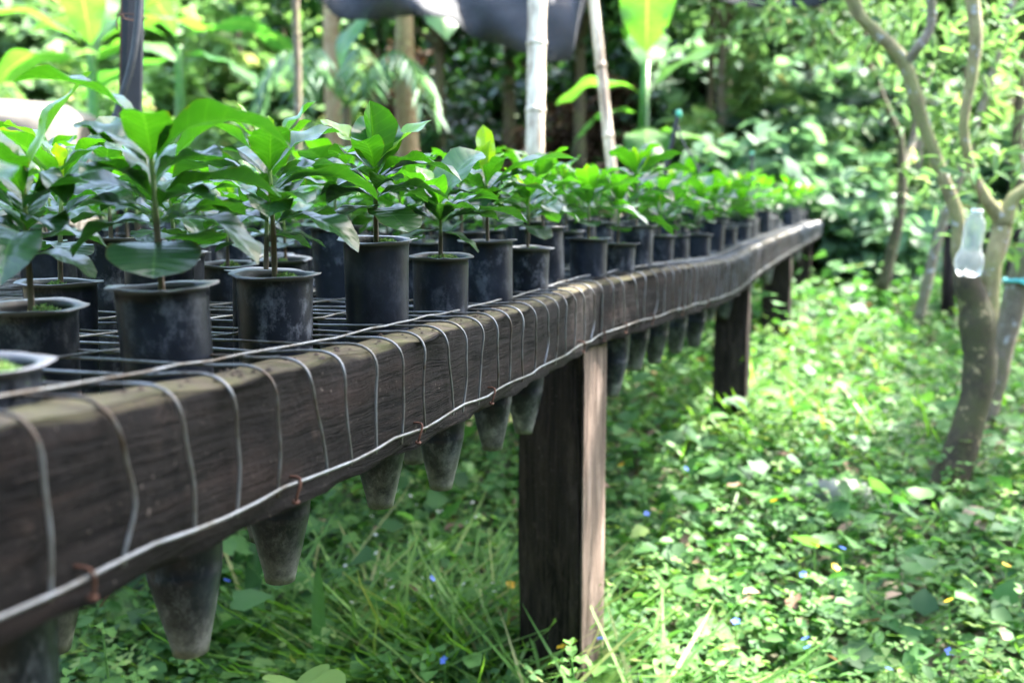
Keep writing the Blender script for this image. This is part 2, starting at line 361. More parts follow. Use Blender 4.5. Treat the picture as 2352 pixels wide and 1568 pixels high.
def cloth_mat():
    m, t, b, o = newmat("shade_net"); tc = nd(t, "ShaderNodeTexCoord")
    n = noise(t, tc.outputs["Object"], 5, 5, .6, (1, 1, 3))
    t.links.new(ramp(t, n, [(.3, (.012, .012, .014)), (.7, (.028, .029, .033))]), b.inputs["Base Color"]); b.inputs["Roughness"].default_value = .75
    tp = nd(t, "ShaderNodeBsdfTransparent"); mx = nd(t, "ShaderNodeMixShader")
    wv = noise(t, tc.outputs["Object"], 3, 3, .5); t.links.new(ramp(t, wv, [(.3, (.12,)), (.7, (.28,))]), mx.inputs[0])
    t.links.new(b.outputs[0], mx.inputs[1]); t.links.new(tp.outputs[0], mx.inputs[2]); t.links.new(mx.outputs[0], o.inputs[0]); return m
M['net'] = cloth_mat()

# ------------------------------------------------------------------ ground
GY = [-6, .5, 1.5, 3, 4.3, 6, 8, 10, 13, 20, 30, 60]
GZ = [-.95, -.86, -.80, -.67, -.54, -.47, -.36, -.20, .40, 2.6, 6.0, 16.0]
def gz(x, y):
    b = np.interp(y, GY, GZ) + CH
    return b + .035 * np.sin(x * 1.7 + y * .9) * np.cos(y * 1.3 - x * .6) + .012 * np.sin(x * 6 + 1) * np.sin(y * 5) + np.clip((y - 9) / 10, 0, 1) * .5 * np.sin(x * .5 + 1.3)
def ground_m():
    m, t, b, o = newmat("forest_soil"); tc = nd(t, "ShaderNodeTexCoord"); v = tc.outputs["Object"]
    n = noise(t, v, 3, 8, .7); n2 = noise(t, v, .45, 4, .6)
    c = ramp(t, n, [(.3, (.05, .036, .024)), (.55, (.12, .085, .06)), (.75, (.24, .175, .13))])
    c = mixc(t, ramp(t, n2, [(.42, (.85,)), (.6, (.15,))]), c, (.028, .060, .016))
    t.links.new(c, b.inputs["Base Color"]); b.inputs["Roughness"].default_value = .95; bump(t, n, 1, .03, b); return m
xs = np.concatenate([np.linspace(-45, -5, 30), np.linspace(-4.6, 5, 120), np.linspace(5.4, 45, 30)])
ys = np.concatenate([np.linspace(-6, 8, 160), np.linspace(8.4, 60, 70)])
X, Y = np.meshgrid(xs, ys); Z = gz(X, Y)
nx, ny = len(xs), len(ys)
me = bpy.data.meshes.new("ground"); me.from_pydata(np.stack([X, Y, Z], -1).reshape(-1, 3).tolist(), [],
    [(j * nx + i, j * nx + i + 1, (j + 1) * nx + i + 1, (j + 1) * nx + i) for j in range(ny - 1) for i in range(nx - 1)])
me.polygons.foreach_set("use_smooth", [True] * len(me.polygons)); me.materials.append(ground_m())
tag(link("ground", me), kind="structure")

# ------------------------------------------------------------------ bench
bench = empty("nursery_bench", (0.14, 1.53, float(gz(.14, 1.53))))
tag(bench, "long weathered dark wooden nursery bench topped with galvanised wire mesh, holding the seedling tubes", "bench")
def bchild(mb, name, mat, smooth=True, parent=None):
    o = mb.build(name, mat, parent or bench, smooth)
    if parent is None: o.location = -bench.location
    return o
BEAM = [(-600, 1134, .325), (-300, 1061, .372), (0, 988, .430), (504, 882, .592), (790, 820, .745), (887, 796, .81), (1240, 699, 1.25), (1378, 652, 1.55),
        (1475, 630, 1.70), (1571, 612, 1.90), (1684, 594, 2.38), (1752, 560, 3.12), (1830, 528, 4.4), (1882, 510, 6.0), (1920, 497, 7.8)]
bp = [np.array(P(*b)) for b in BEAM]
fine = np.array(spline(bp, 24))
seg = np.linalg.norm(np.diff(fine, axis=0), axis=1); S = np.concatenate([[0], np.cumsum(seg)])
s_of = lambda i: S[i * 24]                         # arc length at control point i
def at_s(s):
    p = np.array([np.interp(s, S, fine[:, k]) for k in range(3)])
    q = np.array([np.interp(s + .04, S, fine[:, k]) - np.interp(s - .04, S, fine[:, k]) for k in range(3)])
    if s + .04 > S[-1] or s < .04: q = fine[-1] - fine[-30] if s > 1 else fine[30] - fine[0]
    q[2] = 0; q /= np.linalg.norm(q)
    return p, q, np.array([-q[1], q[0], 0])       # point on front-top edge, direction along, direction inwards
BH, BT = .095, .042
def beam(s0, s1, dz=0, name="front_beam"):
    n = max(12, int((s1 - s0) / .02)); mb = MB(); vs = []; uv = []
    # section loop (inward, up): rounded rectangle; front side at inward=0
    sec = [(0, -.0022), (0, -.0055), (0, -.030), (0, -.062), (0, -BH + .006), (0, -BH + .002), (.002, -BH), (.006, -BH), (BT - .003, -BH), (BT, -BH + .004), (BT, -BH * .5), (BT, -.003), (BT - .003, 0), (BT * .5, .0008), (.0055, 0), (.0022, 0)]
    m = len(sec); per = [0]
    for k in range(1, m): per.append(per[-1] + math.dist(sec[k], sec[k - 1]))
    r0 = random.random() * 50
    for i in range(n + 1):
        s = s0 + (s1 - s0) * i / n; p, t, q = at_s(s)
        for k, (a, b) in enumerate(sec):
            jt = .0012 * math.sin(s * 23 + k * 2.1 + r0) + .0010 * math.sin(s * 61 + k * 1.3) + random.uniform(-.0005, .0005)
            if k in (0, 15, 5, 6): jt = jt * 1.5 + (.0035 * max(0, math.sin(s * 9.1 + r0 + k) * math.sin(s * 31 + 2 * r0) - .55) + .003 * max(0, math.sin(s * 47 + r0) - .8)) * (1 if k != 15 else .3)
            vs.append(p + q * (a + jt) + np.array([0, 0, b + dz + jt * .6])); uv.append((s + r0, per[k]))
    fs = [(i * m + k, i * m + (k + 1) % m, (i + 1) * m + (k + 1) % m, (i + 1) * m + k) for i in range(n) for k in range(m)]
    fs += [tuple(range(m - 1, -1, -1)), tuple(n * m + k for k in range(m))]
    mb.add(vs, fs, .5, uv); return bchild(mb, name, M['beam'])
sj = [0, s_of(7), s_of(11), s_of(13), S[-1]]
beam(sj[0], sj[1] - .002); beam(sj[1] + .002, sj[2] - .003, -.002); beam(sj[2] + .003, sj[3] - .003, -.001); beam(sj[3] + .003, sj[4])
WIDTH = 1.95
# back rail and joists
def joist(s, ln=WIDTH, z=-.005, name="joist"):
    p, t, q = at_s(s); mb = MB(); n = 30; sec = [(-.02, z), (-.02, z - .045), (-.02, z - .09), (.02, z - .09), (.02, z - .045), (.02, z)]; vs = []; uv = []; r0 = random.random() * 20
    for i in range(n + 1):
        a = BT + .003 + (ln - BT) * i / n
        for k, (b, c) in enumerate(sec):
            vs.append(p + q * a + t * (b + random.uniform(-.001, .001)) + np.array([0, 0, c + random.uniform(-.001, .001)])); uv.append((a + r0, k * .03))
    m = len(sec); fs = [(i * m + k, i * m + (k + 1) % m, (i + 1) * m + (k + 1) % m, (i + 1) * m + k) for i in range(n) for k in range(m)]
    fs += [tuple(range(m - 1, -1, -1)), tuple(n * m + k for k in range(m))]
    mb.add(vs, fs, .5, uv); bchild(mb, name, M['beam'], False)
for s_ in (s_of(7) - .14, s_of(11) - .12, s_of(12) - .1, s_of(13) - .1, s_of(7) - 1.2): joist(s_)
mb = MB(); vs = []; uv = []; n = 60
for i in range(n + 1):
    s = S[-1] * i / n; p, t, q = at_s(s)
    for k, (a, b) in enumerate([(0, 0), (0, -.09), (.04, -.09), (.04, 0)]): vs.append(p + q * (WIDTH + .006 + a) + np.array([0, 0, b])); uv.append((s, k * .04))
fs = [(i * 4 + k, i * 4 + (k + 1) % 4, (i + 1) * 4 + (k + 1) % 4, (i + 1) * 4 + k) for i in range(n) for k in range(4)] + [(3, 2, 1, 0), tuple(n * 4 + k for k in range(4))]
mb.add(vs, fs, .5, uv); bchild(mb, "back_rail", M['beam'], False)
# posts
def post(A, B, C, ztop, mat, zb=None, name="leg"):
    A, B, C = [np.array(v[:2]) for v in (A, B, C)]; D = A + C - B
    c = (A + C) / 2; zb = float(gz(c[0], c[1])) - .08 if zb is None else zb
    mb = MB(); n = 16; vs = []; loop = []
    for a, b in ((A, B), (B, C), (C, D), (D, A)):
        for u in (.04, .35, .65, .96): loop.append(a + (b - a) * u)
    m = len(loop)
    for i in range(n + 1):
        z = ztop + (zb - ztop) * i / n
        for k, l in enumerate(loop):
            o = (l - c) * (.022 * math.sin(z * 17 + k) + .014 * math.sin(z * 41 + k * 2.3)) + (random.uniform(-.0012, .0012), random.uniform(-.0012, .0012))
            vs.append((l[0] + o[0], l[1] + o[1], z))
    fs = [(i * m + k, (i + 1) * m + k, (i + 1) * m + (k + 1) % m, i * m + (k + 1) % m) for i in range(n) for k in range(m)] + [tuple(range(m)), tuple(n * m + k for k in range(m - 1, -1, -1))]
    mb.add(vs, fs); return bchild(mb, name, mat, False)
def w2(px, d): return ((px - 1176) / F * d, d * 1.0)
p7, _, _ = at_s(sj[1] - .05)
ztop = float(p7[2]) - BH - .001
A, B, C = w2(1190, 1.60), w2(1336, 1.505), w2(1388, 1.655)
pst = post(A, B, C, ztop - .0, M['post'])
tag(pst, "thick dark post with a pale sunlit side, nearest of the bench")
# sunlit side of the first post, its light painted in as a paler skin
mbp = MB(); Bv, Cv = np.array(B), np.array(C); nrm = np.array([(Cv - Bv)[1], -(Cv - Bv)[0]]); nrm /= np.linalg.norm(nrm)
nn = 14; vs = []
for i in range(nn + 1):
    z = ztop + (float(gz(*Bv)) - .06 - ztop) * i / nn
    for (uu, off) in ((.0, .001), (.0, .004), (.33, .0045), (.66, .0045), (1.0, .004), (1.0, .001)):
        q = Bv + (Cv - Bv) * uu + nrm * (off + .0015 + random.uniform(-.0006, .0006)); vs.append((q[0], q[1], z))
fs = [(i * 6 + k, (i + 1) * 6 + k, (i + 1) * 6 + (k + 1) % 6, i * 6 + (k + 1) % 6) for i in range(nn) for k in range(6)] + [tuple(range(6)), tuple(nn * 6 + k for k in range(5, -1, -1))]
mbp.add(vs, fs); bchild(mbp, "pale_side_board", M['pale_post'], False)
def post_at(s, inward, wx, wy, mat, px=None):
    p, t, q = at_s(s); c = p + q * inward
    A = c - t * wy / 2 + q * wx / 2; B = c - t * wy / 2 - q * wx / 2; C = c + t * wy / 2 - q * wx / 2
    return post(A, B, C, float(p[2]) - BH - .004, mat)
post_at(s_of(11) - .12, .072, .10, .09, M['post'])
post_at(s_of(12) - .05, .072, .12, .11, M['post']); post_at(s_of(13) - .1, .08, .09, .09, M['post']); post_at(S[-1] - .4, .08, .09, .09, M['post'])
for s_ in (s_of(7) - .1, s_of(11) - .1, s_of(12), s_of(13)): post_at(s_, WIDTH - .05, .09, .09, M['post'])

# wire mesh: cross wires every 5 cm hooked over the beam, long wires every 10 cm
mb = MB(); wr = .00115
s = .02; hooks = []
while s < S[-1] - .02:
    p, t, q = at_s(s); far = s > 4.6
    up = np.array([0, 0, 1.]); top = .0035
    lean = random.gauss(.002, .0075); bow = random.gauss(0, .0055); out = -.0035
    low = -.076 + random.uniform(-.002, .002)
    pt = lambda a, z, sh=0: p + q * a + up * z + t * sh
    hook = [pt(out, low - .007, lean), pt(out - .0008, low, lean), pt(out - .002, -.052, lean * .7 + bow), pt(out - .0025, -.030, lean * .3 + bow * .7), pt(out - .0035, -.012, bow * .3), pt(out + .002, -.0005, 0), pt(.012, top + .0015, 0), pt(.035, top + .001, 0)]
    hk = spline(hook, 3 if not far else 2)
    a = .06
    line = []
    while a < (WIDTH if s > .3 else .8):
        line.append(pt(a, top + .0008 + random.uniform(-.0022, .0012), random.uniform(-.002, .002))); a += .06
    tube(mb, hk + line, wr if not far else .002, 6 if s < 2.6 else 4)
    hooks.append((s, hk[2])); s += (.051 if s < s_of(7) else .043) + random.uniform(-.004, .004)
for a in [-1, .047] + [.047 + .1 * k for k in range(1, 20)]:
    pts = []; s = .0
    while s < S[-1]:
        p, t, q = at_s(s)
        if a < 0: pts.append(p + q * -.0062 + np.array([0, 0, -.0775 + .0015 * math.sin(s * 40) + random.uniform(-.0008, .0008)]))
        else: pts.append(p + q * (a + random.uniform(-.0012, .0012)) + np.array([0, 0, .0062 + random.uniform(-.001, .001)]))
        s += .034 if s < 2 else .08
    tube(mb, pts, .00128 if a < .1 else .0011, 6)
bchild(mb, "wire_mesh", M['wire'])
# bent rusty nails that hold the mesh
for sx in (165, 656, 943, 1128, 1330, 1376, 1432, 1496, 1560, 1620):
    k = int(np.argmin([abs(proj(v)[0] - sx) for v in fine])); s = S[k]; p, t, q = at_s(s); up = np.array([0, 0, 1.])
    mb = MB(); sh = random.uniform(-.003, .003)
    pts = spline([p + q * .004 + up * -.0735, p - q * .006 + up * -.0735, p - q * .0085 + up * -.0775 + t * sh, p - q * .0075 + up * -.084 + t * sh * 2, p - q * .006 + up * -.089 + t * sh * 2], 4)
    tube(mb, pts, .00095, 8); e = Vector(pts[-1]); dr = (Vector(pts[-1]) - Vector(pts[-3])).normalized()
    tube(mb, [e - dr * .0004, e + dr * .0012], .0027, 12); bchild(mb, "nail", M['rust'])
# a few mud splashes and chips on top of the beam
mb = MB()
for i in range(260):
    s = random.uniform(.2, 2.6); p, t, q = at_s(s); a = random.uniform(.004, .038); r = random.uniform(.0008, .0028)
    c = p + q * a + np.array([0, 0, .001]); n = 6
    vs = [c + t * math.cos(j) * r * random.uniform(.6, 1.6) + q * math.sin(j) * r * random.uniform(.6, 1.3) for j in np.linspace(0, 5.2, n)] + [c + np.array([0, 0, r * .8])]
    mb.add(vs, [(j, (j + 1) % n, n) for j in range(n)])
dm = bchild(mb, "dirt_crumbs", M['soil']); tag(dm, kind="stuff")

# ------------------------------------------------------------------ seedlings in tube pots
PL = .272
def pot_mesh(n=36, seed=0):
    rs = random.Random(seed); ph = [rs.uniform(0, 6.3) for _ in range(4)]; notch = rs.uniform(0, 6.3)
    def jit(i, an):
        if i in (2, 3, 4, 5):
            w_ = .0009 * math.sin(an * 3 + ph[0]) + .0007 * math.sin(an * 7 + ph[1]) + .0005 * math.sin(an * 13 + ph[3]); d = abs((an - notch + math.pi) % (2 * math.pi) - math.pi)
            cut = .0035 * max(0, 1 - d / .16)
            k = 1 if i in (3, 4) else .35
            return (w_ - cut) * k, (.0008 * math.sin(an * 2 + ph[2]) + .0005 * math.sin(an * 5 + ph[0]) - cut * .8) * k
        return 0, 0
    # inside bottom (soil level) -> inner wall -> rim -> outer wall -> tip
    prof = [(.0285, -.030), (.0298, -.010), (.0300, -.0004), (.0384, .0004), (.0385, -.0004), (.0319, -.0018), (.0316, -.010), (.0308, -.06), (.0298, -.12),
            (.0286, -.165), (.0279, -.196), (.0268, -.2062), (.0271, -.2068), (.0258, -.214), (.0200, -.241), (.0146, -.264), (.0130, -.272), (.0096, -.2722), (.0090, -.2660), (.003, -.2655)]
    mb = MB(); lathe(mb, prof, n, .5, jit); return mb.mesh("pot", M['pot'])
def soil_mesh(moss, seed):
    rs = random.Random(seed); out = []
    mb = MB(); n = 16; vs = [(0, 0, -.010)]; fs = []
    for j, r in enumerate((.010, .020, .0296)):
        for k in range(n):
            an = k * 2 * math.pi / n; vs.append((r * math.cos(an), r * math.sin(an), -.012 + rs.uniform(-.002, .002) - .002 * j))
    fs = [(0, 1 + k, 1 + (k + 1) % n) for k in range(n)] + [(1 + j * n + k, 1 + (j + 1) * n + k, 1 + (j + 1) * n + (k + 1) % n, 1 + j * n + (k + 1) % n) for j in range(2) for k in range(n)]
    mb.add(vs, fs); return mb.mesh("soil", M['soil'])
def moss_mesh(seed, full):
    rs = np.random.default_rng(seed); N = 900 if full else 420
    an0 = rs.uniform(0, 6.3); r = np.sqrt(rs.uniform(0, 1, N)) * (.026 if full else .015); an = rs.uniform(0, 2 * np.pi, N)
    cx, cy = (.004, 0) if full else (.012 * math.cos(an0), .012 * math.sin(an0))
    x, y = cx + r * np.cos(an), cy + r * np.sin(an); z = -.012 + .010 * (1 - (r / r.max()) ** 2) + rs.uniform(0, .002, N)
    Mx = rotmats(rs.uniform(0, 6.3, N), rs.uniform(.3, 1.4, N), rs.uniform(-1, 1, N), rs.uniform(.0025, .0050, N))
    return scatter_mesh("moss", *T_LANCE, Mx, np.stack([x, y, z], -1), rs.uniform(.2, 1, N), M['yellowg'])
def leaf(mb, base, az, L, W, e0, e1, age, wave=.0016, fold=.25, nu=12, nv=8, round_=False, roll=0.0, rs=random, arch=.85):
    az, e0, e1 = R(az), R(e0), R(e1); ca, sa = math.cos(az), math.sin(az)
    c = Vector(base); side0 = Vector((-sa, ca, 0)); vs = []; uv = []; ph = rs.uniform(0, 6.3); ph2 = rs.uniform(0, 6.3); tw = rs.uniform(-.25, .25) + roll
    pet = .10; fr = rs.uniform(13, 19)
    prev = 0
    for i in range(nu + 1):
        u = i / nu; e = e0 + (e1 - e0) * (u ** arch)
        if i: c = c + Vector((ca * math.cos(e), sa * math.cos(e), math.sin(e))) * (L / nu)
        tan = Vector((ca * math.cos(e), sa * math.cos(e), math.sin(e)))
        nrm = tan.cross(side0).normalized(); an = tw * u * 1.4; sd = side0 * math.cos(an) + nrm * math.sin(an); nr = tan.cross(sd)
        uu = max(0, (u - pet) / (1 - pet))
        if round_: wd = (uu ** .42) * ((1 - uu) ** .42) * 1.82
        else: wd = (uu ** .85) * ((1 - uu) ** .62) * 2.65 * (1 if uu < .86 else 1 - .55 * ((uu - .86) / .14))
        wd = W / 2 * min(1, wd) + .0008 * (1 - u)
        for k in range(nv + 1):
            v = -1 + 2 * k / nv; a = abs(v)
            hgt = a * wd * math.sin(fold) - a * a * wd * .25 * math.sin(fold) + wave * (a ** 1.5) * math.sin(u * fr + (ph if v > 0 else ph2)) * min(1, uu * 4) * (1 - u * .3) * (wd / (W / 2))
            vs.append(c + sd * (v * wd * math.cos(fold)) + nr * hgt); uv.append((u, v))
    m = nv + 1
    fs = [(i * m + k, (i + 1) * m + k, (i + 1) * m + k + 1, i * m + k + 1) for i in range(nu) for k in range(nv)]
    mb.add(vs, fs, age, uv); return c
def stem(mb, H, bend=(0, 0), r0=.0026, n=10, woody=.55):
    pts = []; rad = []; a = []
    for i in range(n + 1):
        u = i / n; pts.append((bend[0] * u * u, bend[1] * u * u, -.012 + (H + .012) * u)); rad.append(r0 * (1 - .35 * u) + (.0009 if i == 0 else 0) + random.uniform(-.0002, .0002))
        a += [min(1, u / max(woody, .01) * .55 if u < woody else .62 + (u - woody) / (1 - woody) * .38)] * 8
    tube(mb, pts, rad, 8, a); return lambda h: Vector((bend[0] * (h / H) ** 2, bend[1] * (h / H) ** 2, h))
def make_plant(H, leaves, bend=(0, 0), seed=0, woody=.5, hi=True, r0=.0026, big=1.16, fill=0):
    """leaves: (height, azimuth, length, width, elev0, elev1, age[, round])"""
    rs = random.Random(seed); ms = MB(); at = stem(ms, H, bend, r0, 10 if hi else 5, woody); mf = MB()
    if fill:      # the shorter inner leaves that fill the rosette
        leaves = list(leaves); hs = sorted(l[0] for l in leaves); lo, top = hs[0] + .006, hs[-1]
        for j in range(fill):
            u = (j + .5) / fill; leaves.append((lo + (top - lo) * u * .8, 40 + 137 * j + rs.uniform(-20, 20), rs.uniform(.050, .068), rs.uniform(.024, .032), 34 + 26 * u, -38 + 36 * u + rs.uniform(-10, 10), .12 + .28 * u + rs.uniform(-.05, .08)))
    for lf in leaves:
        h, az, L, W, e0, e1, ag = lf[:7]; e0 += 6 if not (len(lf) > 7 and lf[7]) else 0; e1 += 8; L *= big; W *= big; rd = len(lf) > 7 and lf[7]
        leaf(mf, at(h), az, L, W, e0, e1, ag, wave=(.0030 if not rd else .0016) * (1.3 if L > .06 else 1), fold=(lf[8] if len(lf) > 8 else .34 if not rd else .12), nu=14 if hi else 7, nv=8 if hi else 4, round_=rd, rs=rs, arch=.78)
        if ag > .8 and L < .045: pass
    return ms.mesh("stem", M['stem']), mf.mesh("foliage", M['coffee'])
def auto_leaves(seed, H, k=1.0):
    rs = random.Random(seed); out = []; az = rs.uniform(0, 180); ns = rs.choice([4, 4, 5]); z0 = H * rs.uniform(.30, .40)
    for q in (0, 180): out.append((z0 * .92, az + q + rs.uniform(-15, 15), rs.uniform(.036, .045) * k, rs.uniform(.030, .038) * k, rs.uniform(5, 25), rs.uniform(-45, -15), rs.uniform(0, .15), True))
    for i in range(ns):
        az += 90 + rs.uniform(-15, 15); u = (i + 1) / ns; h = z0 + (H - z0) * (u ** .9) * .96
        for q in (0, 180):
            L = rs.uniform(.064, .094) * k * (1 - .25 * (u > .9)); e0 = 32 + 42 * u + rs.uniform(-12, 12)
            out.append((h, az + q + rs.uniform(-12, 12), L, L * rs.uniform(.38, .48), e0, e0 - rs.uniform(60, 100) + 18 * u, .18 + .48 * u * u + rs.uniform(-.08, .08)))
    az += 90
    for q in (0, 180): out.append((H, az + q, rs.uniform(.022, .042) * k, rs.uniform(.010, .015) * k, rs.uniform(62, 80), rs.uniform(30, 60), rs.uniform(.85, 1)))
    return out

pot_hi = [pot_mesh(40, i) for i in range(6)]; pot_lo = [pot_mesh(16, 50 + i) for i in range(2)]
soils = [soil_mesh(False, i) for i in range(3)]; mosses = [moss_mesh(3, True), moss_mesh(4, False), moss_mesh(9, False)]
def potted(rim, stem_me, fol_me, i, label, group=None, tilt=(0, 0), rz=0, k=1.0, moss=None, hi=True, kk=1.0):
    rot = Euler((tilt[0], tilt[1], rz)); Rm = rot.to_matrix(); base = Vector(rim) - Rm @ Vector((0, 0, PL * kk))
    r = empty("potted_seedling", base, rot); r.scale = (kk,) * 3
    tag(r, label, "potted plant", group or "coffee seedlings standing in tube pots")
    link("pot", (pot_hi[i % 6] if hi else pot_lo[i % 2]), r, (0, 0, PL))
    if hi:
        link("soil", soils[i % 3], r, (0, 0, PL))
        if moss is not None: link("moss", mosses[moss], r, (0, 0, PL))
    if hi: o = link("stem", stem_me, r, (0, 0, PL)); o.scale = (1, 1, k)
    o = link("foliage", fol_me, r, (0, 0, PL)); o.scale = (k, k, k)
    if hi: pass
    return r
# front-row plants, described one by one (height, azimuth, length, width, e0, e1, age, round)
FRONT = []
FRONT.append(dict(at=(-60, 838, .52), H=.10, moss=0, tilt=(.06, 0), lv=[(.04, 100, .03, .02, 30, -10, .3), (.08, 250, .04, .02, 50, 0, .4), (.09, 70, .04, .02, 50, 0, .4)],
    label="tube pot nearest the camera, its grey rim the lowest of all"))
FRONT.append(dict(at=(72, 702, .735), H=.105, moss=1, tilt=(.06, .02), lv=[
    (.040, 10, .045, .036, 30, -60, .05, True), (.042, 190, .045, .036, 20, -40, .05, True), (.055, 285, .088, .038, 28, -55, .12), (.056, 120, .085, .036, 35, -30, .2),
    (.075, 15, .06, .032, 60, 20, .35), (.076, 200, .085, .038, 50, -40, .25), (.10, 45, .085, .036, 66, 38, .75), (.10, 175, .075, .036, 65, 5, .45), (.10, 320, .06, .024, 40, -60, .3)],
    label="seedling with a blurred bright upright leaf, second pot from the near end"))
FRONT.append(dict(at=(371, 656, .70), H=.112, moss=None, tilt=(.03, -.03), lv=[
    (.034, 284, .048, .052, 4, -50, .03, True), (.036, 60, .045, .045, 15, -30, .25, True),
    (.046, 338, .082, .032, 30, -62, .08), (.046, 185, .058, .036, 28, -62, .12), (.050, 30, .05, .03, 30, -30, .3),
    (.060, 174, .092, .036, 48, -42, .14), (.062, 352, .085, .036, 42, -38, .16), (.066, 235, .05, .028, 55, 0, .25), (.07, 110, .08, .036, 50, -10, .4),
    (.088, 352, .104, .047, 74, -52, .34), (.094, 152, .052, .036, 48, 0, .42), (.110, 182, .092, .034, 70, -16, .42), (.111, 60, .012, .006, 80, 60, .6)],
    label="largest seedling at left with two long wavy leaves arching out over its plain dark pot"))
FRONT.append(dict(at=(631, 628, .84), H=.105, moss=1, tilt=(.045, .02), bend=(-.004, 0), lv=[
    (.034, 200, .044, .040, 10, -40, .02, True), (.036, 20, .040, .034, 20, -45, .15, True), (.044, 340, .078, .030, 36, -58, .12), (.045, 165, .060, .032, 35, -45, .2),
    (.058, 280, .055, .034, 35, -40, .08), (.060, 90, .07, .034, 45, -20, .3), (.074, 172, .082, .038, 52, -35, .2), (.072, 8, .085, .042, 52, -50, .28),
    (.092, 40, .07, .036, 60, -5, .45), (.094, 185, .075, .034, 55, 5, .50), (.106, 25, .055, .026, 55, 35, .70), (.106, 165, .046, .014, 66, 40, .92), (.108, 100, .03, .010, 80, 60, .92)],
    label="seedling whose stem roots spill over the pale rim, third pot from the near end"))
FRONT.append(dict(at=(864, 549, .965), H=.083, moss=1, tilt=(.085, .01), lv=[
    (.034, 222, .044, .050, 12, -38, .02, True), (.034, 320, .044, .048, 0, -50, .30, True), (.042, 168, .046, .034, 42, -50, .15), (.043, 352, .068, .034, 42, -42, .12),
    (.050, 185, .088, .034, 62, -40, .14), (.056, 8, .082, .034, 62, -48, .18), (.064, 90, .060, .046, 72, 40, .40), (.064, 262, .064, .052, 80, 66, .38, False, .95),
    (.078, 20, .062, .024, 45, 20, .80), (.080, 165, .060, .022, 45, 18, .88), (.060, 45, .05, .03, 45, 0, .3)],
    label="seedling with an upright folded V-shaped leaf on top of a tall scuffed pot"))
FRONT.append(dict(at=(1012, 587, 1.12), H=.066, moss=0, tilt=(.06, .01), lv=[
    (.030, 215, .050, .046, 14, -40, .02, True), (.030, 340, .045, .036, 5, -55, .35, True), (.036, 172, .062, .030, 50, -40, .12), (.037, 5, .092, .034, 45, -40, .10),
    (.040, 268, .040, .034, 66, -5, .15), (.045, 30, .07, .036, 50, -20, .3), (.048, 150, .06, .03, 55, 0, .35), (.058, 45, .080, .050, 78, 12, .42), (.058, 200, .062, .034, 60, 10, .40), (.066, 150, .045, .02, 60, 30, .8)],
    label="seedling in a short pot with a raised pad of fuzzy green moss"))
FRONT.append(dict(at=(1120, 552, 1.27), H=.086, moss=None, tilt=(.012, -.02), lv=[
    (.038, 320, .050, .040, 6, -40, .10, True), (.038, 190, .046, .040, 0, -50, .35, True), (.052, 185, .078, .034, 42, -42, .14), (.054, 350, .085, .034, 48, -42, .12),
    (.058, 262, .046, .034, 30, -60, .02), (.064, 60, .06, .034, 50, -10, .3), (.068, 6, .115, .038, 52, -18, .26), (.070, 168, .075, .034, 50, -20, .2),
    (.082, 110, .062, .026, 84, 72, .98, False, .6), (.082, 330, .046, .022, 80, 70, 1.0, False, .6), (.084, 40, .04, .02, 60, 30, .9)],
    label="seedling with two pointed lime green leaves standing upright at its tip"))
FRONT.append(dict(at=(1212, 568, 1.43), H=.085, moss=2, tilt=(.03, .02), lv=[
    (.034, 300, .044, .036, 10, -50, .05, True), (.034, 170, .044, .036, 10, -30, .35, True), (.048, 350, .07, .034, 45, -50, .2), (.05, 185, .055, .03, 45, -40, .2),
    (.066, 60, .06, .03, 60, 0, .4), (.07, 230, .05, .03, 55, -10, .3), (.085, 0, .045, .022, 60, 20, .7), (.085, 180, .045, .02, 60, 20, .8)],
    label="small seedling in the lower pot between the lime-tipped seedling and the bench post"))
FRONT.append(dict(at=(1352, 547, 1.66), H=.085, moss=2, tilt=(0, 0), auto=11, label="full bushy seedling in a wide dark pot directly above the nearest post"))
FRONT.append(dict(at=(1419, 558, 1.75), H=.08, moss=1, tilt=(0, .03), auto=12, label="seedling in a short worn pot just past the first beam joint"))
FRONT.append(dict(at=(1462, 518, 1.86), H=.115, moss=None, tilt=(0, 0), auto=13, label="tallest pot beyond the first beam joint, its seedling reaching right with one long leaf", lvx=[(.08, 10, .10, .036, 50, -20, .3), (.095, 40, .06, .03, 65, 45, .8)]))
FRONT.append(dict(at=(1514, 541, 2.10), H=.08, moss=2, tilt=(0, .02), auto=14, label="seedling in the first of two matching short pots beyond the tallest pot"))
FRONT.append(dict(at=(1551, 540, 2.28), H=.08, moss=1, tilt=(0, -.02), auto=15, label="seedling in the second of two matching short pots beyond the tallest pot"))
placed = []
for i, f in enumerate(FRONT):
    rim = P(*f['at']); placed.append((rim.x, rim.y))
    lv = f['lv'] if 'lv' in f else auto_leaves(f['auto'], f['H'], 1.05) + f.get('lvx', [])
    sm, fm = make_plant(f['H'], [(l[0] * .90, *l[1:]) for l in lv], f.get('bend', (0, 0)), i + 3, fill=(8 if 'lv' in f and i else 0))
    potted(rim, sm, fm, i, f['label'], "seedlings of the front row", f['tilt'], 0, 1, f['moss'])
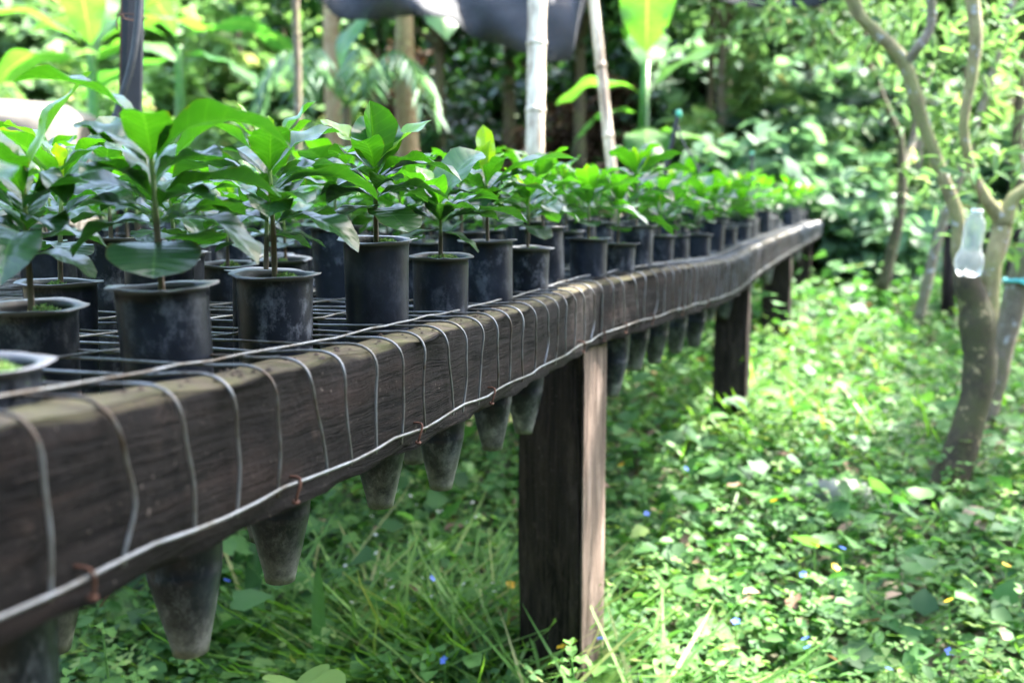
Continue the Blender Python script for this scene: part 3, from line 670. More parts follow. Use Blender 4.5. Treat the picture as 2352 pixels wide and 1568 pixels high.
# second row, still readable one by one
protos = []
for i in range(9):
    H = .062 + .036 * random.random(); protos.append(make_plant(H, auto_leaves(100 + i, H, random.uniform(.92, 1.1)), (random.uniform(-.008, .008), random.uniform(-.008, .008)), i, .45))
lowp = []
for i in range(5):
    H = .07 + .03 * random.random(); lowp.append(make_plant(H, auto_leaves(200 + i, H, 1.05), (0, 0), i, .45, False))
SECOND = [((139, 646, .93), 1, "pot with dark crumbly soil close behind the second pot of the front row"), ((365, 596, .95), None, "pot whose round leaf hides behind the largest seedling, its pale rim tipped toward the camera"),
          ((400, 577, 1.08), 0, "pot carpeted with bright moss behind the largest seedling"), ((611, 622, .97), None, "pot almost wholly hidden behind the one with roots over its rim"),
          ((255, 548, 1.15), None, "pot in shade behind the largest seedling, beside a bare gap of mesh"), ((770, 523, 1.32), None, "dark pot in the second row between the rooted pot and the V-leaf pot"),
          ((925, 592, 1.30), 2, "low pot glimpsed between the V-leaf pot and the mossy pot"), ((1060, 533, 1.45), None, "dark pot right behind the mossy pot of the front row"), ((1248, 522, 1.58), None, "tall pot leaning outward behind the small seedling near the post")]
for i, (a, ms, lb) in enumerate(SECOND):
    rim = P(*a); placed.append((rim.x, rim.y)); sm, fm = protos[i % 9]
    potted(rim, sm, fm, i + 2, lb, "seedlings of the second row", (random.uniform(-.06, .04), random.uniform(-.05, .05)), random.uniform(0, 6.3), random.uniform(.9, 1.1), ms)
cnt = 0; s = .3
GRP = "coffee seedlings standing in tube pots"
while s < S[-1] - .1:
    for row in range(13):
        if row == 0 and s < s_of(9) + .25: continue
        a = .105 + row * .145 + random.uniform(-.02, .02); ss = s + random.uniform(-.03, .03)
        p, t, q = at_s(min(ss, S[-1])); hz = random.choice([.05, .06, .075, .085]) + random.uniform(-.01, .012)
        rim = p + q * a + np.array([0, 0, hz]); px, py, d = proj(rim)
        if d < .5 or px < -260 or px > 2500 or random.random() < .10: continue
        if min((rim[0] - b[0]) ** 2 + (rim[1] - b[1]) ** 2 for b in placed) < .105 ** 2: continue
        if s > 3.2 and row > 8: continue
        if s > 4.5 and (row > 5 or random.random() < .25): continue
        if s < 1.1 and random.random() < .25 and row < 3: continue
        placed.append((rim[0], rim[1])); hi = d < 2.9
        sm, fm = protos[cnt % 9] if hi else lowp[cnt % 5]
        if d < 2.4: lb = "seedling in the crowded rows behind the front two, its leaves overlapping its neighbours"
        elif row == 0: lb = "seedling at the bench edge beyond the second beam joint, small and out of focus"
        else: lb = "seedling in the far crowd of blurred green leaves along the bench"
        potted(rim, sm, fm, random.randrange(6), lb, GRP if d < 2.4 else ("far seedlings at the bench edge" if row == 0 else "far seedlings on the bench"),
               (random.uniform(-.07, .07), random.uniform(-.07, .07)), random.uniform(0, 6.3), random.uniform(.85, 1.18), random.choice([None, 1, 2]) if hi else None, hi)
        cnt += 1
    s += .150
print("filler seedlings", cnt)

# ------------------------------------------------------------------ ground cover
def in_view(x, y, m=.35):
    return (y > .7) & (np.abs(x) < (.53 * y + m + .15))
def patch(n, y0, y1, p=1.0):
    y = y0 + (y1 - y0) * rng.uniform(0, 1, n) ** p; x = rng.uniform(-1, 1, n) * (.53 * y + .45)
    return x, y
litter_c = [(1.95, 2.9, .5), (2.9, 7.6, .9), (.9, 9.5, 1.3)]
def bare(x, y):
    b = np.zeros_like(x)
    for cx, cy, r in litter_c: b = np.maximum(b, np.clip(1.4 - ((x - cx) ** 2 + (y - cy) ** 2) / r ** 2, 0, 1))
    return b
# clover, near
n = 26000; x, y = patch(n, .8, 4.6, .9); k = rng.uniform(0, 1, n) > bare(x, y) * .7; x, y = x[k], y[k]; n = len(x)
h = rng.gamma(3, .017, n) + .02 + .03 * (np.sin(x * 5 + 1) * np.sin(y * 4)); h = np.clip(h, .01, .16)
sz = rng.uniform(.010, .021, n)
Mx = rotmats(rng.uniform(0, 6.3, n), rng.normal(0, .3, n), rng.normal(0, .35, n), sz)
me = scatter_mesh("clover", *T_CLOVER, Mx, np.stack([x, y, gz(x, y) + h], -1), np.clip(rng.normal(.5, .22, n) + .3 * (h - .06) / .1 + .22 * np.sin(x * 4.1 + 2) * np.sin(y * 3.3), 0, 1), M['clover'])
tag(link("clover_patch", me), "low clover with round three-part leaves carpeting the ground", "ground cover", kind="stuff")
# broad weeds
def weeds(n, y0, y1, s0, s1, tmpl, mat, name, label, hmax, p=1.0, seed=0):
    x, y = patch(n, y0, y1, p); k = rng.uniform(0, 1, n) > bare(x, y) * .8; x, y = x[k], y[k]; n = len(x)
    cl = np.sin(x * 3.1 + seed) * np.sin(y * 2.3 + seed * 2) * .5 + .5
    h = rng.uniform(0, 1, n) ** 1.4 * hmax * (.35 + .65 * cl) + .01
    sz = rng.uniform(s0, s1, n)
    Mx = rotmats(rng.uniform(0, 6.3, n), rng.normal(.12, .32, n), rng.normal(0, .4, n), sz)
    me = scatter_mesh(name, *tmpl, Mx, np.stack([x, y, gz(x, y) + h], -1), np.clip(rng.beta(2.2, 2.6, n) + .25 * (h / hmax - .5), 0, 1), mat)
    tag(link(name, me), label, "ground cover", kind="stuff")
weeds(15000, .9, 4.2, .018, .042, T_OVAL, M['weed'], "oval_leaf_weeds", "oval leafed weeds mixed through the clover around the bench legs", .15, 1.0, 1)
weeds(5000, 1.2, 5, .03, .055, T_HEART, M['clover'], "heart_leaf_weeds", "broader heart shaped weed leaves in the ground cover by the right tree", .13, 1.0, 2)
weeds(1500, 1.6, 3.4, .04, .075, T_HEART, M['weed'], "tall_broad_weeds", "taller broad leafed weeds standing above the clover", .24, 1.0, 7)
weeds(26000, 3.6, 10.5, .03, .075, T_OVAL, M['clover'], "distant_ground_weeds", "soft blurred carpet of weeds between the bench and the trees", .20, .8, 3)
weeds(9000, 4, 10, .05, .10, T_HEART, M['weed'], "distant_broad_weeds", "blurred broader leaves rising from the green carpet farther back", .28, .8, 5)
# grass
def grass(n, xy, s0, s1, name, label, mat=None, wide=1.0):
    x, y = xy; n = len(x); sz = rng.uniform(s0, s1, n)
    Mx = rotmats(rng.uniform(0, 6.3, n), rng.normal(0, .16, n), rng.normal(0, .2, n), np.stack([sz, sz * 0 + wide * .16 * (.5 + rng.uniform(0, 1, n)), sz], -1))
    me = scatter_mesh(name, *T_BLADE, Mx, np.stack([x, y, gz(x, y) - .01], -1), np.clip(rng.normal(.55 if s1 < .3 else .72, .2, n), 0, 1), mat or M['grass'])
    tag(link(name, me), label, "grass", kind="stuff")
x, y = patch(4200, .9, 4.5); grass(0, (x, y), .08, .20, "thin_grass", "thin single grass blades scattered through the clover")
cx = []; cy = []
for tx, ty, m, r in [(-.10, 1.74, 420, .10), (-.26, 1.78, 260, .10), (.03, 1.42, 70, .05), (-.02, 1.60, 160, .07), (.16, 1.44, 40, .05), (.20, 1.46, 40, .06), (-.40, 1.8, 90, .10), (.80, 2.95, 220, .22), (1.3, 4.1, 150, .3)]:
    cx.append(rng.normal(tx, r, m)); cy.append(rng.normal(ty, r, m))
cx = np.concatenate(cx); cy = np.concatenate(cy)
k = rng.uniform(0, 1, len(cx)) < 2
grass(0, (cx[k], cy[k]), .16, .40, "long_grass_tufts", "long arching grass tufts around the foot of the nearest post", wide=.9)
# a few broad strap leaves in the shade under the bench
mb = MB()
for (px, py, d, az, L, W, e0, e1, ag) in [(a_[0], a_[1], a_[2] * 1.28, *a_[3:]) for a_ in [(560, 1500, 1.45, 82, .34, .042, 78, 40, .25), (500, 1500, 1.45, 120, .30, .05, 72, 0, .3), (330, 1520, 1.35, 175, .34, .055, 35, -30, .25), (560, 1560, 1.4, 185, .34, .05, 30, -15, .3),
                                     (640, 1540, 1.4, 150, .30, .035, 60, -10, .3), (735, 1590, 1.3, 100, .26, .024, 85, 70, .75), (1010, 1560, 1.5, 120, .22, .06, 60, -20, .3), (800, 1560, 1.5, 60, .2, .05, 50, 0, .25)]]:
    b = P(px, py, d); b.z = float(gz(b.x, b.y)); leaf(mb, b, az, L, W, e0, e1, ag, wave=.004, fold=.35, nu=18, nv=6)
o = mb.build("strap_leaf_plant", M['weed']); tag(o, "broad dark green strap leaves growing in the shade below the near end of the bench", "plant")
# lobed pale leaf at the lower edge
mb = MB(); c = P(688, 1585, 1.20); n = 44; vs = [c]; uvs = [(0, 0)]
for ring in range(1, 6):
    for k in range(n):
        an = 2 * math.pi * k / n; lob = .62 + .38 * abs(math.cos(an * 2.5)) ** .8 ; lob *= 1 - .5 * math.exp(-((an - 4.7) / .25) ** 2)
        rr = .056 * lob * ring / 5; vs.append(c + Vector((rr * math.cos(an), rr * math.sin(an) * .9, .014 * math.sin(an * 2 + 1) * ring / 5 + .30 * rr * math.sin(an)))); uvs.append((ring / 5, an))
fs = [(0, 1 + k, 1 + (k + 1) % n) for k in range(n)] + [(1 + r_ * n + k, 1 + (r_ + 1) * n + k, 1 + (r_ + 1) * n + (k + 1) % n, 1 + r_ * n + (k + 1) % n) for r_ in range(4) for k in range(n)]
mb.add(vs, fs, .95)
root = empty("lobed_leaf_plant", (c.x, c.y, float(gz(c.x, c.y)))); tag(root, "pale green plant with one large lobed leaf at the bottom under the bench", "plant")
o = mb.build("leaf", M['clover'], root); o.location = -root.location
mb = MB(); tube(mb, [(c.x + .03, c.y + .03, float(gz(c.x, c.y)) - .01), (c.x + .01, c.y, c.z - .08), (c.x, c.y, c.z)], .0018, 6, .7); o = mb.build("stem", M['grass'], root); o.location = -root.location
# leafy nettle-like weeds, bottom left
for i, (px, py, d) in enumerate([(235, 1440, 1.28), (310, 1560, 1.2), (150, 1550, 1.2), (1310, 1480, 1.42)]):
    c = P(px, py, d); g = float(gz(c.x, c.y)); root = empty("serrated_weed", (c.x, c.y, g)); H = c.z - g
    tag(root, ["serrated leafy weed growing under the near end of the beam", "serrated leafy weed at the bottom edge below the big tube tip", "serrated leafy weed in the lower left corner beside the cut-off pot", "leafy weed standing in front of the foot of the nearest post"][i], "weed", "leafy weeds in front")
    ms = MB(); tube(ms, [(0, 0, 0), (.01, 0, H * .5), (.0, .0, H)], [.003, .0025, .0015], 6, .6); ms.build("stem", M['grass'], root)
    mf = MB(); az = random.uniform(0, 90)
    for j in range(5):
        az += 90
        for q in (0, 180): leaf(mf, (0, 0, H * (.55 + .11 * j)), az + q, .052 - .006 * j, .034 - .004 * j, 30, -35, .55 + .06 * j, wave=.003, fold=.3, nu=12, nv=6)
    mf.build("foliage", M['clover'], root)
# little flowers
def flower(name, c, size, loc, label, cat, group, k):
    mb = MB(); n = 5
    for i in range(n):
        an = i * 2 * math.pi / n; ca, sa = math.cos(an), math.sin(an)
        vs = [(0, 0, 0), (ca * size * .6 - sa * size * .35, sa * size * .6 + ca * size * .35, size * .25), (ca * size, sa * size, size * .2), (ca * size * .6 + sa * size * .35, sa * size * .6 - ca * size * .35, size * .25)]
        mb.add(vs, [(0, 1, 2, 3)])
    return mb.mesh(name, c)
M['yel'] = leafmat("yellow_petal", [(0, (.75, .42, .02)), (1, (.85, .55, .03))], .5, .3, tint=(1, 1, .5)); M['blu'] = leafmat("blue_petal", [(0, (.10, .18, .75)), (1, (.15, .25, .8))], .5, .3, tint=(1, 1, 1)); M['whi'] = leafmat("white_petal", [(0, (.7, .68, .6)), (1, (.8, .8, .75))], .5, .3, tint=(1, 1, 1))
fy, fb, fw = flower("flower_head", M['yel'], .010, 0, 0, 0, 0, 0), flower("flower_head", M['blu'], .008, 0, 0, 0, 0, 0), flower("flower_head", M['whi'], .005, 0, 0, 0, 0, 0)
mstem = MB(); tube(mstem, [(0, 0, 0), (.004, 0, .05), (0, 0, .1)], .0012, 5, .6); stem_f = mstem.mesh("stem", M['grass'])
def put_flower(name, head, px, py, lab, grp, d=None, up=.0):
    # stands on the ground where the bearing meets it
    for dd in np.linspace(1.0, 12, 400):
        q = P(px, py, dd)
        if q.z < float(gz(q.x, q.y)) + .14: break
    g = float(gz(q.x, q.y)); r = empty(name, (q.x, q.y, g)); tag(r, lab, "flower", grp)
    H = q.z - g + .01
    st = link("stem", stem_f, r); st.scale = (1, 1, H / .1); hd = link("flower_head", head, r, (0, 0, H)); hd.rotation_euler = (random.uniform(.2, .9), random.uniform(-.4, .4), random.uniform(0, 6))
for px, py in [(1428, 1077), (1778, 1160), (1870, 1262), (1918, 1315), (2180, 1392), (1172, 1354), (1290, 1500), (2310, 1310), (1270, 1278)]:
    put_flower("yellow_flower", fy, px, py, "tiny yellow flower in the green ground cover", "tiny yellow flowers")
for px, py in [(992, 1340), (1020, 1530), (1250, 1185), (1485, 1190), (1575, 1085), (1845, 1330), (1935, 1270), (1690, 1440), (1850, 1480), (1855, 1500), (2040, 1550), (490, 1395), (520, 1345), (2180, 1510), (1380, 1480), (1790, 1620)]:
    put_flower("blue_flower", fb, px, py, "tiny blue flower in the green ground cover", "tiny blue flowers")
for k in range(34):
    put_flower("white_flower", fw, random.uniform(760, 1180), random.uniform(1080, 1400), "pinhead white daisy-like flower in the clover under the beam", "pinhead white flowers")
# pale flat stone and brown leaf on the ground
mb = MB(); c = P(1920, 1108, 2.45); c.z = float(gz(c.x, c.y)) + .055; n = 18
for j, (k, z) in enumerate([(0.02, .03), (.6, .032), (.95, .022), (1, 0), (.9, -.03)]): pass
vs = []; prof = [(.05, .034), (.55, .033), (.92, .024), (1, .004), (.93, -.04)]
for j, (k, z) in enumerate(prof):
    for i in range(n):
        an = 2 * math.pi * i / n; rr = (1 + .12 * math.sin(an * 3 + 1) + .06 * math.sin(an * 7)) * k
        vs.append((rr * math.cos(an) * .075, rr * math.sin(an) * .032 - rr * math.cos(an) * .02, z + .004 * math.sin(an * 2)))
fs = [(j * n + i, j * n + (i + 1) % n, (j + 1) * n + (i + 1) % n, (j + 1) * n + i) for j in range(4) for i in range(n)] + [tuple(range(n))]
mb.add(vs, fs); M['stone'] = plain("pale_stone", (.28, .26, .23), .8, 0, 14, .35, .6, .01)
o = mb.build("flat_stone", M['stone'], loc=c); tag(o, "pale flat stone lying half buried in the weeds left of the tree", "stone")
mb = MB(); c = P(1712, 1168, 2.35); leaf(mb, (0, 0, 0), 200, .06, .034, 30, -40, .4, wave=.004, fold=.5, nu=8, nv=4)
o = mb.build("fallen_leaf", M['dryleaf'], loc=(c.x, c.y, float(gz(c.x, c.y)) + .12)); tag(o, "curled brown dead leaf lying on the green ground cover", "leaf")

# ------------------------------------------------------------------ trees at right
TH = .86
def limb(mb, pts, k=5, wob=.08, n=10):
    """pts: (px, py, d, radius)"""
    q = spline([(*P(a, b, c), r * TH) for a, b, c, r in pts], k)
    ph = random.uniform(0, 6.3); q = [np.array([v[0] + v[3] * .05 * math.sin(i * .7 + ph), v[1], v[2], v[3] * (1 + .035 * math.sin(i * 1.1 + ph))]) for i, v in enumerate(q)]
    tube(mb, [v[:3] for v in q], [max(.001, v[3]) for v in q], n, .5, True, wob)
    return q
def sprigs(pts, seed, nleaf=14, L=.06, spread=.10, mat='shrub', tm=T_LANCE, up=.0, bias=.0):
    rs = np.random.default_rng(seed); pos = []; az = []; 
    for (px, py, d) in pts:
        c = np.array(P(px, py, d)); pos.append(c + rs.normal(0, spread, (nleaf, 3)) * (1, 1, .6)); 
    pos = np.concatenate(pos); n = len(pos)
    Mx = rotmats(rs.uniform(0, 6.3, n), rs.normal(-.25, .45, n), rs.normal(0, .6, n), rs.uniform(.7, 1.3, n) * L)
    return scatter_mesh("foliage", *tm, Mx, pos, np.clip(rs.beta(2.2, 2.2, n) + bias, 0, 1), M[mat])
TH = .98
t1 = empty("forked_tree", (float(P(2175, 1110, 2.56).x), float(P(2175, 1110, 2.56).y), float(gz(P(2175, 1110, 2.56).x, 2.56)) - .05))
tag(t1, "forked tree with mossy brown bark at right, carrying the hanging clear plastic bottle", "tree")
def tchild(me_or_mb, name, mat, root):
    o = me_or_mb.build(name, mat, root) if isinstance(me_or_mb, MB) else link(name, me_or_mb, root)
    o.location = -root.location; return o
mb = MB(); limb(mb, [(2162, 1150, 2.56, .058), (2188, 1085, 2.56, .046), (2224, 985, 2.57, .040), (2250, 850, 2.58, .041), (2246, 745, 2.59, .046), (2226, 660, 2.59, .036), (2212, 590, 2.59, .030)], 5, .10, 12)
tchild(mb, "trunk", M['bark'], t1)
mb = MB(); limb(mb, [(2232, 720, 2.59, .030), (2206, 590, 2.59, .022), (2200, 505, 2.59, .018), (2165, 400, 2.59, .0165), (2126, 300, 2.59, .017), (2098, 205, 2.59, .018), (2066, 128, 2.59, .0175), (2012, 74, 2.60, .016), (1978, 40, 2.60, .016), (1950, -20, 2.60, .020), (1900, -120, 2.60, .018)], 5, .12)
tchild(mb, "limb", M['limb'], t1)
mb = MB(); limb(mb, [(2075, 150, 2.59, .015), (2108, 112, 2.57, .013), (2136, 65, 2.57, .0125), (2140, 0, 2.57, .012), (2130, -90, 2.57, .012)], 5, .1)
tchild(mb, "limb", M['palebark'], t1)
mb = MB(); limb(mb, [(2262, 745, 2.60, .030), (2278, 620, 2.60, .024), (2302, 520, 2.62, .024), (2268, 462, 2.62, .016), (2232, 390, 2.62, .013), (2214, 290, 2.62, .013), (2230, 180, 2.62, .0155), (2242, 90, 2.62, .017), (2232, 0, 2.62, .019), (2225, -120, 2.62, .018)], 5, .12)
tchild(mb, "limb", M['limb'], t1)
mb = MB(); limb(mb, [(2300, 520, 2.62, .024), (2325, 462, 2.62, .018), (2370, 420, 2.62, .016), (2460, 330, 2.62, .014)], 5, .1)
tchild(mb, "limb", M['limb'], t1)
TH = .86
pts = [(2040, 60, 2.78), (2110, 45, 2.88), (2020, 95, 2.88), (2160, 120, 2.88), (2180, 180, 2.88), (2130, 210, 2.98), (2170, 260, 2.88), (2290, 100, 2.88), (2330, 160, 2.98), (2300, 30, 2.88), (2260, 330, 2.78), (2230, 395, 2.35), (2300, 360, 2.78), (2330, 420, 2.78),
       (2275, 545, 2.78), (2330, 560, 2.88), (2190, 400, 2.88), (2345, 500, 2.68), (2340, 60, 2.88), (2200, 30, 2.98), (2150, 330, 2.98), (2000, 20, 2.98), (1880, 40, 3.18), (1800, 10, 3.28), (1950, 90, 3.28), (1840, 90, 3.38), (1760, 50, 3.38)]
tchild(sprigs(pts, 5, 12, .055, .055, 'yellowg'), "foliage", None, t1)
tchild(sprigs(pts, 8, 9, .055, .07, 'shrub'), "foliage", None, t1)
# second leaning trunk, pale, with turquoise tie
t2 = empty("leaning_pale_tree", (float(P(2235, 1060, 3.0).x), float(P(2235, 1060, 3.0).y), float(gz(1.2, 3.0)) - .03)); tag(t2, "pale leaning trunk behind the forked tree, tied with a turquoise strip", "tree")
mb = MB(); limb(mb, [(2222, 1060, 3.0, .050), (2262, 940, 3.0, .046), (2290, 840, 3.0, .044), (2322, 720, 3.0, .040), (2352, 600, 3.0, .037), (2400, 450, 3.0, .026), (2470, 200, 3.0, .022), (2500, -100, 3.0, .02)], 5, .08)
tchild(mb, "trunk", M['palebark'], t2)
mb = MB(); M['tie'] = plain("turquoise_tape", (.10, .50, .50), .4, 0, 30, .2)
c = P(2342, 640, 3.0)
for dz, tl in ((0, .10), (-.008, -.05)):
    ring = [(c.x + .042 * math.cos(a), c.y + .042 * math.sin(a), c.z + dz + tl * .042 * math.cos(a)) for a in np.linspace(0, 2 * math.pi, 25)]
    tube(mb, ring, .0042, 6)
tube(mb, [(c.x - .03, c.y - .03, c.z), (c.x - .01, c.y - .046, c.z - .012), (c.x + .02, c.y - .052, c.z - .02)], .004, 6)
o = mb.build("tie_strip", M['tie']); tag(o, "turquoise plastic strip tied round the pale leaning trunk", "strip")
# slim dark tree behind
t3 = empty("slim_tree", (float(P(2030, 650, 5.2).x), float(P(2030, 650, 5.2).y), float(gz(2.0, 5.2)) - .03)); tag(t3, "slim dark tree with thin bare branches between the bench end and the forked tree", "tree")
mb = MB(); limb(mb, [(2026, 665, 5.2, .040), (2045, 590, 5.2, .034), (2065, 500, 5.2, .032), (2072, 400, 5.2, .028), (2066, 300, 5.2, .022)], 5, .1); tchild(mb, "trunk", M['bark'], t3)
mb = MB(); limb(mb, [(2066, 310, 5.2, .022), (2030, 230, 5.2, .018), (2003, 160, 5.2, .017), (1950, 120, 5.2, .015), (1900, 60, 5.2, .014), (1860, -30, 5.2, .012)], 5, .1); tchild(mb, "branch", M['bark'], t3)
mb = MB(); limb(mb, [(2003, 165, 5.2, .013), (1990, 90, 5.2, .012), (1965, 0, 5.2, .011), (1950, -80, 5.2, .01)], 5, .1); tchild(mb, "branch", M['bark'], t3)
mb = MB(); limb(mb, [(2072, 410, 5.2, .020), (2095, 330, 5.3, .022), (2110, 250, 5.3, .02), (2140, 150, 5.3, .018)], 5, .1); tchild(mb, "branch", M['palebark'], t3)
tchild(sprigs([(1880 + 30 * k, 20 + 25 * math.sin(k * 2), 5.0) for k in range(-8, 9)] + [(1990, 140, 5), (2030, 250, 5), (2080, 420, 5), (1930, 110, 5)], 12, 26, .085, .13, 'shrub'), "foliage", None, t3)
t4 = empty("small_leaning_tree", (float(P(2112, 725, 4.3).x), float(P(2112, 725, 4.3).y), float(gz(1.8, 4.3)) - .03)); tag(t4, "thin leaning sapling trunk with lichen, standing left of the dark posts", "tree")
mb = MB(); limb(mb, [(2108, 740, 4.3, .030), (2130, 650, 4.3, .026), (2150, 560, 4.3, .024), (2185, 460, 4.3, .022), (2230, 330, 4.3, .02), (2300, 100, 4.3, .018), (2340, -60, 4.3, .016)], 5, .1); tchild(mb, "trunk", M['palebark'], t4)
tchild(sprigs([(2230, 330, 4.2), (2260, 230, 4.2), (2300, 100, 4.2), (2345, 200, 4.2), (2330, 20, 4.2)], 22, 22, .08, .12, 'yellowg'), "foliage", None, t4)
# hanging bottle, upside down
bc = P(2222, 628, 2.46); root = empty("hanging_bottle", bc); root.rotation_euler = (0, R(6), 0); tag(root, "clear plastic drinks bottle hanging base-down in the fork of the tree", "bottle")
m, t, b, o_ = newmat("cloudy_plastic"); b.inputs["Base Color"].default_value = (.86, .90, .90, 1); b.inputs["Roughness"].default_value = .22; b.inputs["Transmission Weight"].default_value = .8; b.inputs["IOR"].default_value = 1.15; b.inputs["Alpha"].default_value = .8
M['plastic'] = m
mb = MB()
def pj(i, an):
    if i < 3: return (-.004 * abs(math.cos(an * 2.5)) * (1 if i > 0 else .5), -.012 * abs(math.cos(an * 2.5 + 1.57)) * (1 if i == 1 else .5))
    return (0.0008 * math.sin(an * 5), 0)
lathe(mb, [(.004, .012), (.018, .004), (.029, .006), (.0335, .020), (.034, .034), (.031, .046), (.0255, .056), (.0235, .070), (.0245, .085), (.0235, .1), (.0245, .115), (.023, .128), (.016, .140), (.0115, .148), (.0115, .156)], 30, .5, pj)
mb.build("bottle_body", m, root)
mb = MB(); lathe(mb, [(.0008, .158), (.0135, .158), (.0135, .146), (.0118, .145)], 16); mb.build("cap", plain("white_cap", (.7, .7, .68), .5), root)
mb = MB(); tube(mb, [(0, 0, .157), (.003, .004, .19), (.006, .03, .24)], .0012, 5); mb.build("string", M['rust'], root)

# dark posts of the other bench behind the trees
ob = empty("rear_bench", (float(P(2188, 720, 4.6).x), float(P(2188, 720, 4.6).y), float(gz(2.0, 4.6)))); tag(ob, "dark wooden bench legs and rail half hidden behind the forked tree", "bench")
for (px, w_, d, yt) in [(2190, .046, 4.6, 528), (2282, .05, 4.5, 560), (2338, .05, 4.4, 560), (2420, .05, 4.3, 545)]:
    c = P(px, yt, d); mb = MB(); g = float(gz(c.x, c.y)); box_bm(mb, (c.x - w_ / 2, c.y, g - .03), (w_, 0, 0), (0, w_, 0), (0, 0, c.z - g)); tchild(mb, "leg", M['post'], ob)
a_, b_ = P(2165, 520, 4.62), P(2480, 535, 4.28); mb = MB(); box_bm(mb, a_ + Vector((0, 0, -.06)), b_ - a_, (.02, .05, 0), (0, 0, .07)); tchild(mb, "rail", M['post'], ob)

# ------------------------------------------------------------------ poles, stakes, hose, net
def pole(name, pts, r, mat, label, cat, node=None, n=14):
    a = P(*pts[-1]); root = empty(name, a); mb = MB(); q = spline([P(*p) for p in pts], 8)
    tube(mb, q, [r * (1 + .03 * math.sin(i * 1.7)) for i in range(len(q))], n); o = mb.build("shaft", mat, root); o.location = -root.location
    if node:
        for u in node:
            i = int(u * (len(q) - 1)); c = Vector(q[i]); d = (Vector(q[min(i + 1, len(q) - 1)]) - Vector(q[max(i - 1, 0)])).normalized()
            mb = MB(); tube(mb, [c - d * .012, c - d * .004, c + d * .004, c + d * .012], [r * 1.02, r * 1.13, r * 1.13, r * 1.02], n); o = mb.build("node_ring", mat, root); o.location = -root.location
    tag(root, label, cat); return root
pole("bamboo_pole", [(1238, -160, 3.6), (1234, 0, 3.6), (1231, 200, 3.6), (1228, 360, 3.6), (1226, 700, 3.65)], .033, M['bamboo'], "thick pale bamboo pole holding up the grey shade net", "pole", [.1, .38, .62])
pole("bamboo_pole", [(1340, -150, 3.9), (1362, 0, 3.9), (1385, 200, 3.9), (1402, 360, 3.9), (1430, 640, 3.95)], .020, M['bamboo'], "thin slightly leaning bamboo pole right of the thick one", "pole", [.2, .46, .7])
pole("thin_pole", [(676, -150, 5.2), (678, 0, 5.2), (684, 160, 5.2), (684, 300, 5.2), (684, 560, 5.3)], .020, M['palebark'], "thin pinkish wooden pole standing out of focus behind the bench", "pole", [.4])
# angle-iron stake in the bench with black hose tied to it
root = empty("steel_stake", P(268, 700, 1.75)); tag(root, "dark angle iron stake rising from the bench at left, rusty along its edge", "stake")
mb = MB(); a, b = P(284, -150, 1.75), P(268, 690, 1.75); ax = (b - a)
box_bm(mb, a, (.010, 0, 0), (0, .004, 0), ax); box_bm(mb, a + Vector((.0105, .0005, 0)), (.020, .010, 0), (.002, .006, 0), ax)
o = mb.build("shaft", M['steel'], root, False); o.location = -root.location
mb = MB(); box_bm(mb, a + Vector((-.0035, 0, 0)), (.003, 0, 0), (0, .012, 0), ax); o = mb.build("rusty_edge", M['steelrust'], root, False); o.location = -root.location
mb = MB(); q = spline([P(322, -150, 1.70), P(320, 0, 1.70), P(306, 130, 1.70), P(268, 260, 1.70), P(238, 340, 1.69), P(225, 450, 1.68)], 8); tube(mb, q, .0060, 10)
o = mb.build("black_hose", M['hose']); tag(o, "black rubber hose strapped down the side of the steel stake", "hose")
mb = MB(); c = P(300, 34, 1.70)
ring = [(c.x - .002 + .020 * math.cos(a), c.y + .02 + .026 * math.sin(a), c.z + .001 * math.sin(a * 2)) for a in np.linspace(0, 2 * math.pi, 22)]
tube(mb, ring, .0012, 6); tube(mb, spline([P(284, 36, 1.71), P(272, 36, 1.70), P(268, 50, 1.70), P(270, 70, 1.70)], 5), .0016, 6)
o = mb.build("wire_tie", M['steelrust']); tag(o, "twisted rusty wire tying the hose to the steel stake", "wire")
# irrigation stakes
root = pole("sprinkler_stake", [(1558, 258, 2.9), (1548, 310, 2.9), (1530, 385, 2.9), (1518, 470, 2.9)], .0065, M['steel'], "black sprinkler stake with a green nozzle among the far seedlings", "sprinkler", None, 8)
mb = MB(); c = P(1559, 262, 2.9); lathe(mb, [(.001, .012), (.006, .010), (.009, .004), (.009, -.006), (.005, -.012), (.001, -.013)], 12); M['noz'] = plain("green_nozzle", (.05, .35, .2), .5); o = mb.build("nozzle", M['noz'], root, loc=c - root.location)
mb = MB(); q = spline([P(1556, 290, 2.9), P(1570, 330, 2.9), P(1598, 375, 2.9), P(1618, 430, 2.9)], 6); tube(mb, q, .0035, 8); o = mb.build("feed_tube", M['hose'], root); o.location = -root.location
root = pole("sprinkler_stake", [(1727, 355, 4.6), (1727, 400, 4.6), (1727, 480, 4.6)], .009, M['steel'], "short black sprinkler stake near the far end of the bench", "sprinkler", None, 8)
mb = MB(); lathe(mb, [(.001, .014), (.008, .010), (.010, .0), (.004, -.012)], 12); o = mb.build("nozzle", M['noz'], root, loc=P(1727, 354, 4.6) - root.location)
